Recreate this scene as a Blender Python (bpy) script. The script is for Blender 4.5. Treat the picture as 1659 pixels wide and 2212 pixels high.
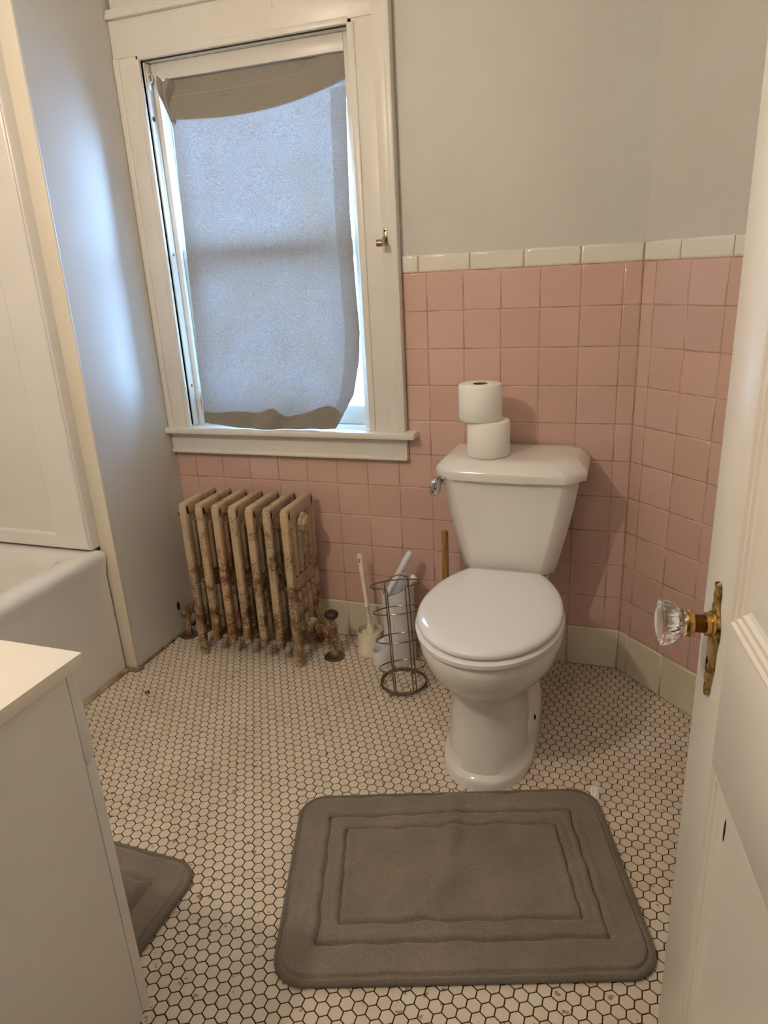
import bpy, bmesh, math, random
from mathutils import Vector, Matrix
random.seed(7)
for o in list(bpy.data.objects):
    bpy.data.objects.remove(o)
scene = bpy.context.scene
col = scene.collection
PI = math.pi

# ------------------------------------------------------------------ camera
CAM = Vector((0.56826, -2.06605, 1.24322))
RIGHT = Vector((0.946306, 0.319417, -0.049772))
DOWN = Vector((0.059856, -0.324426, -0.944015))
FWD = Vector((-0.317682, 0.890348, -0.326125))
FPX = 1501.39
cd = bpy.data.cameras.new('camera')
cd.sensor_fit = 'HORIZONTAL'; cd.sensor_width = 36.0
cd.lens = FPX * 36.0 / 1659.0
cd.clip_start = 0.02; cd.clip_end = 100
cam = bpy.data.objects.new('camera', cd); col.objects.link(cam)
M = Matrix.Identity(4)
for i in range(3):
    M[i][0] = RIGHT[i]; M[i][1] = -DOWN[i]; M[i][2] = -FWD[i]; M[i][3] = CAM[i]
cam.matrix_world = M
scene.camera = cam

# ------------------------------------------------------------------ world, exposure, window portal
w = bpy.data.worlds.new('sky'); scene.world = w; w.use_nodes = True
bg = w.node_tree.nodes['Background']
bg.inputs['Color'].default_value = (0.36, 0.61, 1.0, 1)
SKY = 46.0
bg.inputs['Strength'].default_value = SKY
scene.view_settings.view_transform = 'Standard'
scene.view_settings.look = 'None'
scene.view_settings.gamma = 1.0
scene.view_settings.use_curve_mapping = False
scene.view_settings.exposure = 0.12
LAMP_COLOR = (1.0, 0.85, 0.68)
LAMP_STRENGTH = 1060.0
pl = bpy.data.lights.new('window_portal', 'AREA'); pl.shape = 'RECTANGLE'; pl.size = 0.68; pl.size_y = 1.12
pl.cycles.is_portal = True
po = bpy.data.objects.new('window_portal', pl); col.objects.link(po)
po.location = (-0.533, 0.155, 1.33); po.rotation_euler = (-PI / 2, 0, 0)

# ------------------------------------------------------------------ helpers
def lin(r, g, b):
    f = lambda c: (c / 255 / 12.92) if c / 255 <= 0.04045 else ((c / 255 + 0.055) / 1.055) ** 2.4
    return (f(r), f(g), f(b), 1.0)

def nodes_of(name):
    m = bpy.data.materials.new(name); m.use_nodes = True
    nt = m.node_tree
    return m, nt, nt.nodes['Principled BSDF']

def noise(nt, scale, detail=4, rough=0.6, coord='Object'):
    tc = nt.nodes.new('ShaderNodeTexCoord')
    n = nt.nodes.new('ShaderNodeTexNoise')
    n.inputs['Scale'].default_value = scale; n.inputs['Detail'].default_value = detail
    n.inputs['Roughness'].default_value = rough
    nt.links.new(tc.outputs[coord], n.inputs['Vector'])
    return n

def worldnoise(nt, scale, detail=4, rough=0.6):
    g = nt.nodes.new('ShaderNodeNewGeometry')
    n = nt.nodes.new('ShaderNodeTexNoise')
    n.inputs['Scale'].default_value = scale; n.inputs['Detail'].default_value = detail
    n.inputs['Roughness'].default_value = rough
    nt.links.new(g.outputs['Position'], n.inputs['Vector'])
    return n

def ramp(nt, src, stops):
    r = nt.nodes.new('ShaderNodeValToRGB')
    while len(r.color_ramp.elements) < len(stops):
        r.color_ramp.elements.new(0.5)
    for e, (p, c) in zip(r.color_ramp.elements, stops):
        e.position = p
        e.color = c if len(c) == 4 else (*c, 1)
    nt.links.new(src, r.inputs['Fac'])
    return r

def mixc(nt, fac, a, b, mode='MIX'):
    m = nt.nodes.new('ShaderNodeMix'); m.data_type = 'RGBA'; m.blend_type = mode
    for val, sock in ((fac, m.inputs[0]), (a, m.inputs[6]), (b, m.inputs[7])):
        if hasattr(val, 'is_output'):
            nt.links.new(val, sock)
        elif isinstance(val, (int, float)):
            sock.default_value = val
        else:
            sock.default_value = val
    return m.outputs[2]

def bump(nt, bsdf, src, strength, dist):
    b = nt.nodes.new('ShaderNodeBump')
    b.inputs['Strength'].default_value = strength; b.inputs['Distance'].default_value = dist
    nt.links.new(src, b.inputs['Height']); nt.links.new(b.outputs['Normal'], bsdf.inputs['Normal'])

def simple(name, c1, c2=None, rough=0.5, metal=0.0, scale=8, bmp=0.0, bscale=60, bdist=0.001, spec=0.5, coat=0.0, lo=0.35, hi=0.65):
    m, nt, b = nodes_of(name)
    if c2 is None: c2 = c1
    n = worldnoise(nt, scale)
    r = ramp(nt, n.outputs['Fac'], [(lo, c1), (hi, c2)])
    nt.links.new(r.outputs['Color'], b.inputs['Base Color'])
    b.inputs['Roughness'].default_value = rough; b.inputs['Metallic'].default_value = metal
    b.inputs['Specular IOR Level'].default_value = spec
    b.inputs['Coat Weight'].default_value = coat; b.inputs['Coat Roughness'].default_value = 0.05
    if bmp > 0:
        bump(nt, b, worldnoise(nt, bscale, 3).outputs['Fac'], bmp, bdist)
    return m

class MB:
    """collects faces for one mesh object"""
    def __init__(s):
        s.v = []; s.f = []; s.flat = set()
    def add(s, vs, fs):
        o = len(s.v); s.v += [tuple(v) for v in vs]
        s.f += [tuple(i + o for i in f) for f in fs]
    def box(s, x0, x1, y0, y1, z0, z1, bev=0.0, seg=2, xf=None):
        bm = bmesh.new()
        bmesh.ops.create_cube(bm, size=1.0)
        for v in bm.verts:
            v.co = Vector(((x0 + x1) / 2 + v.co.x * (x1 - x0), (y0 + y1) / 2 + v.co.y * (y1 - y0), (z0 + z1) / 2 + v.co.z * (z1 - z0)))
        if bev > 0:
            bmesh.ops.bevel(bm, geom=list(bm.edges), offset=bev, segments=seg, profile=0.5, affect='EDGES')
        s.bm(bm, xf)
    def bm(s, bm, xf=None):
        bm.verts.ensure_lookup_table()
        vs = [(xf @ v.co if xf else v.co.copy()) for v in bm.verts]
        s.add(vs, [[v.index for v in f.verts] for f in bm.faces]); bm.free()
    def loft(s, rings, cap0=True, cap1=True, closed=True):
        n = len(rings[0]); o = len(s.v)
        for r in rings: s.v += [tuple(p) for p in r]
        for k in range(len(rings) - 1):
            for i in range(n if closed else n - 1):
                j = (i + 1) % n
                s.f.append((o + k * n + i, o + k * n + j, o + (k + 1) * n + j, o + (k + 1) * n + i))
        if cap0: s.f.append(tuple(o + i for i in reversed(range(n))))
        if cap1: s.f.append(tuple(o + (len(rings) - 1) * n + i for i in range(n)))
    def grid(s, pts):
        nu, nv = len(pts), len(pts[0]); o = len(s.v)
        for row in pts: s.v += [tuple(p) for p in row]
        for i in range(nu - 1):
            for j in range(nv - 1):
                s.f.append((o + i * nv + j, o + (i + 1) * nv + j, o + (i + 1) * nv + j + 1, o + i * nv + j + 1))
    def tube(s, path, r, n=8, closed=False, caps=True):
        P = [Vector(p) for p in path]; m = len(P)
        rad = r if isinstance(r, (list, tuple)) else [r] * m
        T = []
        for i in range(m):
            a = P[(i - 1) % m] if (closed or i > 0) else P[i]
            b = P[(i + 1) % m] if (closed or i < m - 1) else P[i]
            T.append((b - a).normalized())
        up = Vector((0, 0, 1)) if abs(T[0].z) < 0.9 else Vector((1, 0, 0))
        N = (up - T[0] * up.dot(T[0])).normalized()
        rings = []
        for i in range(m):
            N = (N - T[i] * N.dot(T[i])).normalized(); B = T[i].cross(N)
            rings.append([P[i] + rad[i] * (math.cos(2 * PI * k / n) * N + math.sin(2 * PI * k / n) * B) for k in range(n)])
        if closed: rings.append(rings[0])
        s.loft(rings, caps and not closed, caps and not closed)
    def lathe(s, prof, n=32, c=(0, 0, 0), axis='Z', flute=None):
        """prof: list of (r, h) from bottom to top"""
        rings = []
        for r, h in prof:
            ring = []
            for k in range(n):
                a = 2 * PI * k / n; rr = r * (flute(a, h) if flute else 1)
                x, y = rr * math.cos(a), rr * math.sin(a)
                if axis == 'Z': p = (x, y, h)
                elif axis == 'X': p = (h, x, y)
                else: p = (y, h, x)
                ring.append((c[0] + p[0], c[1] + p[1], c[2] + p[2]))
            rings.append(ring)
        s.loft(rings)
    def ball(s, c, r, n=12, sq=(1, 1, 1)):
        bm = bmesh.new(); bmesh.ops.create_uvsphere(bm, u_segments=n, v_segments=max(6, n // 2 + 2), radius=r)
        for v in bm.verts: v.co = Vector((c[0] + v.co.x * sq[0], c[1] + v.co.y * sq[1], c[2] + v.co.z * sq[2]))
        s.bm(bm)
    def build(s, name, mat, parent=None, smooth=30, kind=None, sub=0):
        me = bpy.data.meshes.new(name)
        me.from_pydata(s.v, [], s.f); me.update()
        bm = bmesh.new(); bm.from_mesh(me); bmesh.ops.recalc_face_normals(bm, faces=bm.faces); bm.to_mesh(me); bm.free()
        if smooth:
            me.shade_smooth() if hasattr(me, 'shade_smooth') else None
            if smooth < 180: me.set_sharp_from_angle(angle=math.radians(smooth))
        me.materials.append(mat)
        o = bpy.data.objects.new(name, me); col.objects.link(o)
        if parent: o.parent = parent
        if kind: o['kind'] = kind
        if sub:
            md = o.modifiers.new('subdivision', 'SUBSURF'); md.levels = sub; md.render_levels = sub
        return o

def tag(o, label, cat=None, group=None, kind=None):
    o['label'] = label
    if cat: o['category'] = cat
    if group: o['group'] = group
    if kind: o['kind'] = kind
    return o

def empty(name, loc, rz=0.0):
    o = bpy.data.objects.new(name, None); col.objects.link(o)
    o.empty_display_size = 0.05
    o.location = loc; o.rotation_euler = (0, 0, rz)
    return o

def inst(name, me, loc, parent=None, rot=(0, 0, 0), scale=(1, 1, 1)):
    o = bpy.data.objects.new(name, me); col.objects.link(o)
    o.location = loc; o.rotation_euler = rot; o.scale = scale
    if parent: o.parent = parent
    return o

def project(p):
    d = Vector(p) - CAM
    z = d.dot(FWD)
    if z <= 0.01: return None
    return (829.5 + FPX * d.dot(RIGHT) / z, 1106 + FPX * d.dot(DOWN) / z, z)

# ------------------------------------------------------------------ materials
def scuffed_paint(name, c1, c2, rough, dirt=None, bmp=0.12):
    m, nt, b = nodes_of(name)
    n = worldnoise(nt, 5)
    r = ramp(nt, n.outputs['Fac'], [(0.35, c1), (0.65, c2)])
    colr = r.outputs['Color']
    if dirt:
        g = worldnoise(nt, 38, 6, 0.7)
        gr = ramp(nt, g.outputs['Fac'], [(0.64, (0, 0, 0, 1)), (0.70, (1, 1, 1, 1))])
        mm = nt.nodes.new('ShaderNodeMath'); mm.operation = 'MULTIPLY'; mm.inputs[1].default_value = dirt[1]
        nt.links.new(gr.outputs['Color'], mm.inputs[0])
        colr = mixc(nt, mm.outputs[0], colr, dirt[0])
    nt.links.new(colr, b.inputs['Base Color'])
    b.inputs['Roughness'].default_value = rough
    bump(nt, b, worldnoise(nt, 90, 3).outputs['Fac'], bmp, 0.0012)
    return m

M_wall = simple('wall_paint', lin(210, 206, 198), lin(204, 199, 190), rough=0.5, scale=3, bmp=0.10, bscale=45, bdist=0.002)
M_wall_gloss = simple('stub_wall_paint', lin(214, 212, 207), lin(209, 206, 200), rough=0.42, spec=0.35, scale=3, bmp=0.10, bscale=40, bdist=0.002)
M_wood = scuffed_paint('painted_wood_trim', lin(232, 228, 220), lin(227, 222, 212), 0.32, (lin(176, 152, 120), 0.35))
M_door = scuffed_paint('painted_door', lin(240, 233, 221), lin(236, 229, 216), 0.33)
M_strip = scuffed_paint('painted_trim_strip', lin(240, 232, 216), lin(235, 226, 208), 0.40, (lin(170, 148, 115), 0.2))
M_ceil = simple('ceiling_paint', lin(238, 236, 232), rough=0.8)
M_porc = simple('porcelain', lin(236, 233, 228), lin(233, 230, 224), rough=0.08, coat=0.4)
M_lidplastic = simple('seat_plastic', lin(240, 240, 241), rough=0.12)
M_acryl = simple('tub_acrylic', lin(238, 235, 230), lin(235, 232, 226), rough=0.22)
M_van = simple('vanity_laminate', lin(237, 235, 233), lin(233, 231, 228), rough=0.45)
M_top = simple('vanity_top', lin(240, 234, 222), rough=0.25)
M_chrome = simple('chrome', lin(215, 215, 215), rough=0.06, metal=1.0)
M_nickel = simple('wire_metal', lin(150, 138, 120), lin(120, 108, 92), rough=0.28, metal=1.0, scale=30)
M_nickel2 = simple('bracket_nickel', lin(190, 176, 150), lin(150, 134, 108), rough=0.22, metal=1.0, scale=60)
M_brass = simple('brass', lin(206, 172, 108), lin(150, 116, 64), rough=0.25, metal=1.0, scale=60)
M_brass_dark = simple('dark_brass', lin(110, 70, 30), lin(70, 44, 20), rough=0.35, metal=1.0, scale=60)
M_anti = simple('antique_brass', lin(212, 182, 120), lin(48, 36, 22), rough=0.28, metal=1.0, scale=55, lo=0.42, hi=0.6, bmp=0.6, bscale=120, bdist=0.002)
M_black = simple('black_void', lin(18, 15, 12), rough=0.7)
M_bakelite = simple('dark_handle', lin(62, 50, 42), lin(42, 34, 28), rough=0.45, scale=60)
M_floorplate = simple('pipe_flange', lin(130, 120, 105), lin(95, 85, 72), rough=0.35, metal=0.7, scale=40)
M_brushwhite = simple('brush_plastic', lin(238, 228, 208), rough=0.35)
M_bluewhite = simple('holder_plastic', lin(226, 226, 232), rough=0.35)
M_bristle = simple('bristle', lin(235, 225, 200), lin(220, 208, 180), rough=0.7)
M_dowel = None
M_paper = simple('tissue_paper', lin(250, 247, 241), lin(248, 244, 237), rough=0.95, bmp=0.35, bscale=220, bdist=0.0015, spec=0.1)
M_card = simple('cardboard', lin(120, 88, 55), lin(100, 72, 44), rough=0.9)
M_rubber = simple('plunger_rubber', lin(40, 34, 32), rough=0.6)
M_caulk = simple('dirty_caulk', lin(150, 132, 104), lin(92, 78, 58), rough=0.7, scale=30, bmp=0.5, bscale=60, bdist=0.004)
M_caulk2 = simple('tan_caulk', lin(186, 164, 130), lin(128, 106, 76), rough=0.7, scale=22, bmp=0.5, bscale=60, bdist=0.004)
M_grout_wall = simple('wall_grout', lin(206, 172, 152), lin(158, 122, 100), rough=0.8, scale=12)
M_grout_floor = simple('floor_grout', lin(44, 32, 20), lin(28, 20, 13), rough=0.9, scale=14)

def tile_mat(name, c1, c2, rough, stain=None):
    m, nt, b = nodes_of(name)
    oi = nt.nodes.new('ShaderNodeObjectInfo')
    r = ramp(nt, oi.outputs['Random'], [(0.0, c1), (1.0, c2)])
    colr = r.outputs['Color']
    if stain:
        n = worldnoise(nt, 30, 5, 0.7)
        rr = ramp(nt, n.outputs['Fac'], [(0.62, (0, 0, 0, 1)), (0.74, (1, 1, 1, 1))])
        mm = nt.nodes.new('ShaderNodeMath'); mm.operation = 'MULTIPLY'; mm.inputs[1].default_value = 0.35
        nt.links.new(rr.outputs['Color'], mm.inputs[0])
        colr = mixc(nt, mm.outputs[0], colr, stain)
    nt.links.new(colr, b.inputs['Base Color'])
    b.inputs['Roughness'].default_value = rough
    bump(nt, b, worldnoise(nt, 14, 2).outputs['Fac'], 0.10, 0.004)
    return m
M_pink = tile_mat('pink_glazed_tile', lin(214, 180, 168), lin(207, 173, 160), 0.09)
M_capt = tile_mat('white_cap_tile', lin(234, 229, 218), lin(230, 224, 212), 0.13)
M_baset = tile_mat('white_base_tile', lin(226, 218, 198), lin(218, 208, 186), 0.22, lin(150, 128, 95))

def hex_mat():
    m, nt, b = nodes_of('hexagon_floor_tile')
    g = nt.nodes.new('ShaderNodeNewGeometry'); oi = nt.nodes.new('ShaderNodeObjectInfo')
    ad = nt.nodes.new('ShaderNodeMath'); ad.operation = 'ADD'
    nt.links.new(g.outputs['Random Per Island'], ad.inputs[0]); nt.links.new(oi.outputs['Random'], ad.inputs[1])
    fr = nt.nodes.new('ShaderNodeMath'); fr.operation = 'FRACT'; nt.links.new(ad.outputs[0], fr.inputs[0])
    r = ramp(nt, fr.outputs[0], [(0.0, lin(216, 202, 182)), (0.5, lin(224, 212, 194)), (1.0, lin(218, 202, 184))])
    # broad worn grime, and small brown chips
    n1 = worldnoise(nt, 3.2, 4, 0.6)
    r1 = ramp(nt, n1.outputs['Fac'], [(0.42, (0, 0, 0, 1)), (0.75, (0.45, 0.45, 0.45, 1))])
    c = mixc(nt, r1.outputs['Color'], r.outputs['Color'], lin(186, 166, 136))
    n2 = worldnoise(nt, 42, 4, 0.6)
    r2 = ramp(nt, n2.outputs['Fac'], [(0.635, (0, 0, 0, 1)), (0.665, (0.7, 0.7, 0.7, 1))])
    c = mixc(nt, r2.outputs['Color'], c, lin(104, 78, 50))
    n3 = worldnoise(nt, 150, 2, 0.5)
    r3 = ramp(nt, n3.outputs['Fac'], [(0.76, (0, 0, 0, 1)), (0.80, (0.6, 0.6, 0.6, 1))])
    c = mixc(nt, r3.outputs['Color'], c, lin(70, 55, 40))
    nt.links.new(c, b.inputs['Base Color'])
    b.inputs['Roughness'].default_value = 0.42
    bump(nt, b, worldnoise(nt, 120, 3).outputs['Fac'], 0.15, 0.001)
    return m
M_hex = hex_mat()

def rust_mat(name, heavy=0.0):
    m, nt, b = nodes_of(name)
    tc = nt.nodes.new('ShaderNodeNewGeometry')
    sep = nt.nodes.new('ShaderNodeSeparateXYZ'); nt.links.new(tc.outputs['Position'], sep.inputs[0])
    n1 = worldnoise(nt, 16, 4, 0.6); n2 = worldnoise(nt, 170, 5, 0.75); n3 = worldnoise(nt, 7, 3, 0.5)
    # wear is worst low down where the floor was mopped
    h = nt.nodes.new('ShaderNodeMapRange'); h.inputs[1].default_value = 0.62; h.inputs[2].default_value = 0.0
    h.inputs[3].default_value = -0.02 + heavy; h.inputs[4].default_value = 0.11 + heavy
    nt.links.new(sep.outputs['Z'], h.inputs[0])
    a = nt.nodes.new('ShaderNodeMath'); a.operation = 'MULTIPLY_ADD'; a.inputs[1].default_value = 0.55
    nt.links.new(n1.outputs['Fac'], a.inputs[0]); nt.links.new(h.outputs[0], a.inputs[2])
    a2 = nt.nodes.new('ShaderNodeMath'); a2.operation = 'MULTIPLY_ADD'; a2.inputs[1].default_value = 0.62
    nt.links.new(n2.outputs['Fac'], a2.inputs[0]); nt.links.new(a.outputs[0], a2.inputs[2])
    rs = ramp(nt, a2.outputs[0], [(0.62, (0, 0, 0, 1)), (0.72, (1, 1, 1, 1))])
    paint = ramp(nt, n3.outputs['Fac'], [(0.35, lin(180, 164, 136)), (0.52, lin(194, 172, 142)), (0.66, lin(198, 164, 130))])
    rust = ramp(nt, n2.outputs['Fac'], [(0.40, lin(66, 44, 26)), (0.55, lin(112, 74, 40)), (0.68, lin(132, 92, 52))])
    nt.links.new(mixc(nt, rs.outputs['Color'], paint.outputs['Color'], rust.outputs['Color']), b.inputs['Base Color'])
    b.inputs['Roughness'].default_value = 0.52
    bump(nt, b, a2.outputs[0], 0.5, 0.0025)
    return m
M_rust = rust_mat('chipped_radiator_paint')
M_rust2 = rust_mat('chipped_pipe_paint', 0.03)

def wood_mat():
    m, nt, b = nodes_of('dowel_wood')
    tc = nt.nodes.new('ShaderNodeTexCoord'); mp = nt.nodes.new('ShaderNodeMapping')
    mp.inputs['Scale'].default_value = (60, 60, 5); nt.links.new(tc.outputs['Object'], mp.inputs[0])
    n = nt.nodes.new('ShaderNodeTexNoise'); n.inputs['Scale'].default_value = 3; n.inputs['Detail'].default_value = 5
    nt.links.new(mp.outputs[0], n.inputs['Vector'])
    r = ramp(nt, n.outputs['Fac'], [(0.35, lin(120, 84, 40)), (0.65, lin(178, 134, 74))])
    nt.links.new(r.outputs['Color'], b.inputs['Base Color']); b.inputs['Roughness'].default_value = 0.5
    return m
M_dowel = wood_mat()

def rug_mat(name, c1, c2):
    m, nt, b = nodes_of(name)
    n = worldnoise(nt, 9, 5, 0.65); n2 = worldnoise(nt, 420, 3, 0.7); n3 = worldnoise(nt, 70, 3, 0.6)
    r = ramp(nt, n.outputs['Fac'], [(0.3, c1), (0.7, c2)])
    r2 = ramp(nt, n2.outputs['Fac'], [(0.3, (0.62, 0.62, 0.62, 1)), (0.7, (1.15, 1.15, 1.15, 1))])
    c = mixc(nt, 1.0, r.outputs['Color'], r2.outputs['Color'], 'MULTIPLY')
    r3 = ramp(nt, n3.outputs['Fac'], [(0.72, (0, 0, 0, 1)), (0.78, (0.5, 0.5, 0.5, 1))])
    c = mixc(nt, r3.outputs['Color'], c, lin(70, 58, 46))
    nt.links.new(c, b.inputs['Base Color']); b.inputs['Roughness'].default_value = 1.0
    b.inputs['Specular IOR Level'].default_value = 0.1
    b.inputs['Sheen Weight'].default_value = 0.25; b.inputs['Sheen Roughness'].default_value = 0.5
    mx = nt.nodes.new('ShaderNodeMath'); mx.operation = 'MULTIPLY_ADD'; mx.inputs[1].default_value = 0.35
    nt.links.new(n2.outputs['Fac'], mx.inputs[0]); nt.links.new(n3.outputs['Fac'], mx.inputs[2])
    bump(nt, b, mx.outputs[0], 0.6, 0.003)
    return m
M_rug = rug_mat('taupe_plush', lin(128, 118, 106), lin(146, 134, 120))
M_stitch = simple('mat_stitch', lin(70, 60, 50), rough=0.9)
M_rug_edge = rug_mat('taupe_binding', lin(114, 105, 94), lin(124, 114, 102))

def cloth_mat(name, front, trans, tfac):
    m = bpy.data.materials.new(name); m.use_nodes = True; nt = m.node_tree
    for n in list(nt.nodes): nt.nodes.remove(n)
    out = nt.nodes.new('ShaderNodeOutputMaterial')
    d = nt.nodes.new('ShaderNodeBsdfDiffuse'); t = nt.nodes.new('ShaderNodeBsdfTranslucent')
    g = nt.nodes.new('ShaderNodeNewGeometry'); mp = nt.nodes.new('ShaderNodeMapping')
    mp.inputs['Rotation'].default_value = (0, 0.6, 0); mp.inputs['Scale'].default_value = (150, 150, 420)
    nt.links.new(g.outputs['Position'], mp.inputs[0])
    n = nt.nodes.new('ShaderNodeTexNoise'); n.inputs['Scale'].default_value = 1.0; n.inputs['Detail'].default_value = 2
    nt.links.new(mp.outputs[0], n.inputs['Vector'])
    r = ramp(nt, n.outputs['Fac'], [(0.35, tuple(c * 0.55 for c in trans[:3]) + (1,)), (0.68, trans)])
    st = worldnoise(nt, 7, 4, 0.6)
    sr = ramp(nt, st.outputs['Fac'], [(0.40, (1, 1, 1, 1)), (0.75, (0.86, 0.82, 0.72, 1))])
    nt.links.new(mixc(nt, 1.0, r.outputs['Color'], sr.outputs['Color'], 'MULTIPLY'), t.inputs['Color'])
    r2 = ramp(nt, n.outputs['Fac'], [(0.3, tuple(c * 0.8 for c in front[:3]) + (1,)), (0.7, front)])
    nt.links.new(r2.outputs['Color'], d.inputs['Color'])
    mx = nt.nodes.new('ShaderNodeMixShader'); mx.inputs[0].default_value = tfac
    nt.links.new(d.outputs[0], mx.inputs[1]); nt.links.new(t.outputs[0], mx.inputs[2])
    nt.links.new(mx.outputs[0], out.inputs['Surface'])
    return m
M_curtain = cloth_mat('curtain_weave', lin(186, 179, 168), (0.1080, 0.0960, 0.0900, 1), 0.42)
M_hem = cloth_mat('curtain_hem', lin(176, 168, 155), (0.036, 0.034, 0.032, 1), 0.25)
M_knot = cloth_mat('curtain_knot', lin(174, 166, 153), (0.009, 0.008, 0.006, 1), 0.12)
def edge_shade_mat():  # half-clear sheet whose darkening stands in for shade from the window frame
    m = bpy.data.materials.new('edge_shade_sheet'); m.use_nodes = True; nt = m.node_tree
    for n in list(nt.nodes): nt.nodes.remove(n)
    out = nt.nodes.new('ShaderNodeOutputMaterial')
    t = nt.nodes.new('ShaderNodeBsdfTransparent'); d = nt.nodes.new('ShaderNodeBsdfDiffuse'); d.inputs[0].default_value = lin(186, 173, 155)
    mx = nt.nodes.new('ShaderNodeMixShader'); mx.inputs[0].default_value = 0.42
    nt.links.new(t.outputs[0], mx.inputs[1]); nt.links.new(d.outputs[0], mx.inputs[2]); nt.links.new(mx.outputs[0], out.inputs['Surface'])
    return m
M_edge_shade = edge_shade_mat()
M_thread = simple('thread', lin(226, 214, 192), rough=0.9)

def pane_mat():
    m = bpy.data.materials.new('window_pane'); m.use_nodes = True; nt = m.node_tree
    for n in list(nt.nodes): nt.nodes.remove(n)
    out = nt.nodes.new('ShaderNodeOutputMaterial')
    t = nt.nodes.new('ShaderNodeBsdfTransparent'); t.inputs[0].default_value = (0.93, 0.96, 0.97, 1)
    g = nt.nodes.new('ShaderNodeBsdfGlossy'); g.inputs['Roughness'].default_value = 0.02
    f = nt.nodes.new('ShaderNodeFresnel'); f.inputs[0].default_value = 1.45
    mx = nt.nodes.new('ShaderNodeMixShader')
    nt.links.new(f.outputs[0], mx.inputs[0]); nt.links.new(t.outputs[0], mx.inputs[1]); nt.links.new(g.outputs[0], mx.inputs[2])
    nt.links.new(mx.outputs[0], out.inputs['Surface'])
    return m
M_pane = pane_mat()
def dimming_mat():  # thin grey veil, added to dim daylight in the lower window
    m = bpy.data.materials.new('dimming_sheet'); m.use_nodes = True; nt = m.node_tree
    for n in list(nt.nodes): nt.nodes.remove(n)
    out = nt.nodes.new('ShaderNodeOutputMaterial')
    t = nt.nodes.new('ShaderNodeBsdfTransparent'); d = nt.nodes.new('ShaderNodeBsdfDiffuse'); d.inputs[0].default_value = (0.08, 0.08, 0.09, 1)
    mx = nt.nodes.new('ShaderNodeMixShader'); mx.inputs[0].default_value = 0.10
    nt.links.new(t.outputs[0], mx.inputs[1]); nt.links.new(d.outputs[0], mx.inputs[2]); nt.links.new(mx.outputs[0], out.inputs['Surface'])
    return m
M_dimming = dimming_mat()

def glass_mat():
    m, nt, b = nodes_of('cut_glass')
    b.inputs['Base Color'].default_value = (0.98, 0.98, 0.98, 1)
    b.inputs['Transmission Weight'].default_value = 1.0; b.inputs['Roughness'].default_value = 0.015; b.inputs['IOR'].default_value = 1.5
    return m
M_glass = glass_mat()

def emit_mat(name, c, s):
    m, nt, b = nodes_of(name)
    b.inputs['Emission Color'].default_value = (*c, 1); b.inputs['Emission Strength'].default_value = s
    b.inputs['Base Color'].default_value = (0.8, 0.8, 0.8, 1)
    return m
M_bulb = emit_mat('lit_globe', LAMP_COLOR, LAMP_STRENGTH)

# ------------------------------------------------------------------ dimensions
P = 0.1095                 # wall tile pitch
HB = 0.1406                # height of base tiles
XL = -0.952                # left stub wall face
XR = 0.5945                # corner of back wall and slanted wall
YS = -0.388                # end of the stub wall
YF = -1.90                 # wall with the doorway
CH = 0.32                  # slanted wall runs to (XR+CH, -CH)
XR2 = XR + CH
ZC = 2.45
PINKTOP = HB + 10 * P
CAPTOP = PINKTOP + 0.0497

# ------------------------------------------------------------------ room shell
def slab(name, boxes, mat, label, cat='wall', kind='structure'):
    m = MB()
    for b in boxes: m.box(*b)
    o = m.build(name, mat, smooth=0)
    return tag(o, label, cat, kind=kind)

floor = slab('floor', [(-1.80, 1.05, -3.4, 0.16, -0.10, -0.0014)], M_grout_floor, 'white hexagon mosaic tile floor with dark grout', 'floor')
ceiling = slab('ceiling', [(-1.80, 1.05, -3.4, 0.16, ZC, ZC + 0.1)], M_ceil, 'plain white ceiling above the bathroom', 'ceiling')
WX0, WX1, WZ0, WZ1 = -0.890, -0.178, 0.735, 1.90    # rough window opening
wall_back = slab('wall_back', [(XL, WX0, 0.004, 0.16, 0, ZC), (WX1, 1.05, 0.004, 0.16, 0, ZC),
                               (WX0, WX1, 0.004, 0.16, 0, WZ0), (WX0, WX1, 0.004, 0.16, WZ1, ZC)], M_wall,
                 'white painted back wall with pink tile wainscot and window')
wall_left = slab('wall_left', [(-1.80, XL, YS, 0.16, 0, ZC)], M_wall_gloss, 'narrow glossy white wall between window and bathtub')
wall_tub = slab('wall_behind_tub', [(-1.80, -1.72, -2.02, YS, 0, ZC)], M_wall, 'white wall along the far long side of the bathtub')
s2 = math.sqrt(0.5)
m = MB()
a = Vector((XR + 0.004, 0.004, 0)); b2 = Vector((XR + CH + 0.004, -CH + 0.004, 0)); nrm = Vector((s2, s2, 0)) * 0.1
q = [a, b2, b2 + nrm, a + nrm]
m.loft([[Vector((p.x, p.y, 0)) for p in q], [Vector((p.x, p.y, ZC)) for p in q]])
wall_right = tag(m.build('wall_right', M_wall, smooth=0), 'slanted corner wall with pink tiles right of toilet', 'wall', kind='structure')
wall_side = slab('wall_side', [(XR2, 1.05, -3.4, -CH, 0, ZC)], M_wall, 'white wall hidden behind the open door')
wall_front = slab('wall_front', [(-1.80, 0.06, YF - 0.12, YF, 0, ZC), (0.815, XR2, YF - 0.12, YF, 0, ZC), (0.06, 0.815, YF - 0.12, YF, 2.06, ZC)], M_wall,
                  'white wall with the doorway behind the vanity')
wall_hall = slab('wall_hall', [(-1.80, 1.05, -3.5, -3.4, 0, ZC), (-1.80, -1.70, -3.4, YF - 0.12, 0, ZC)], M_wall, 'white hallway wall outside the bathroom doorway')

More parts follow.
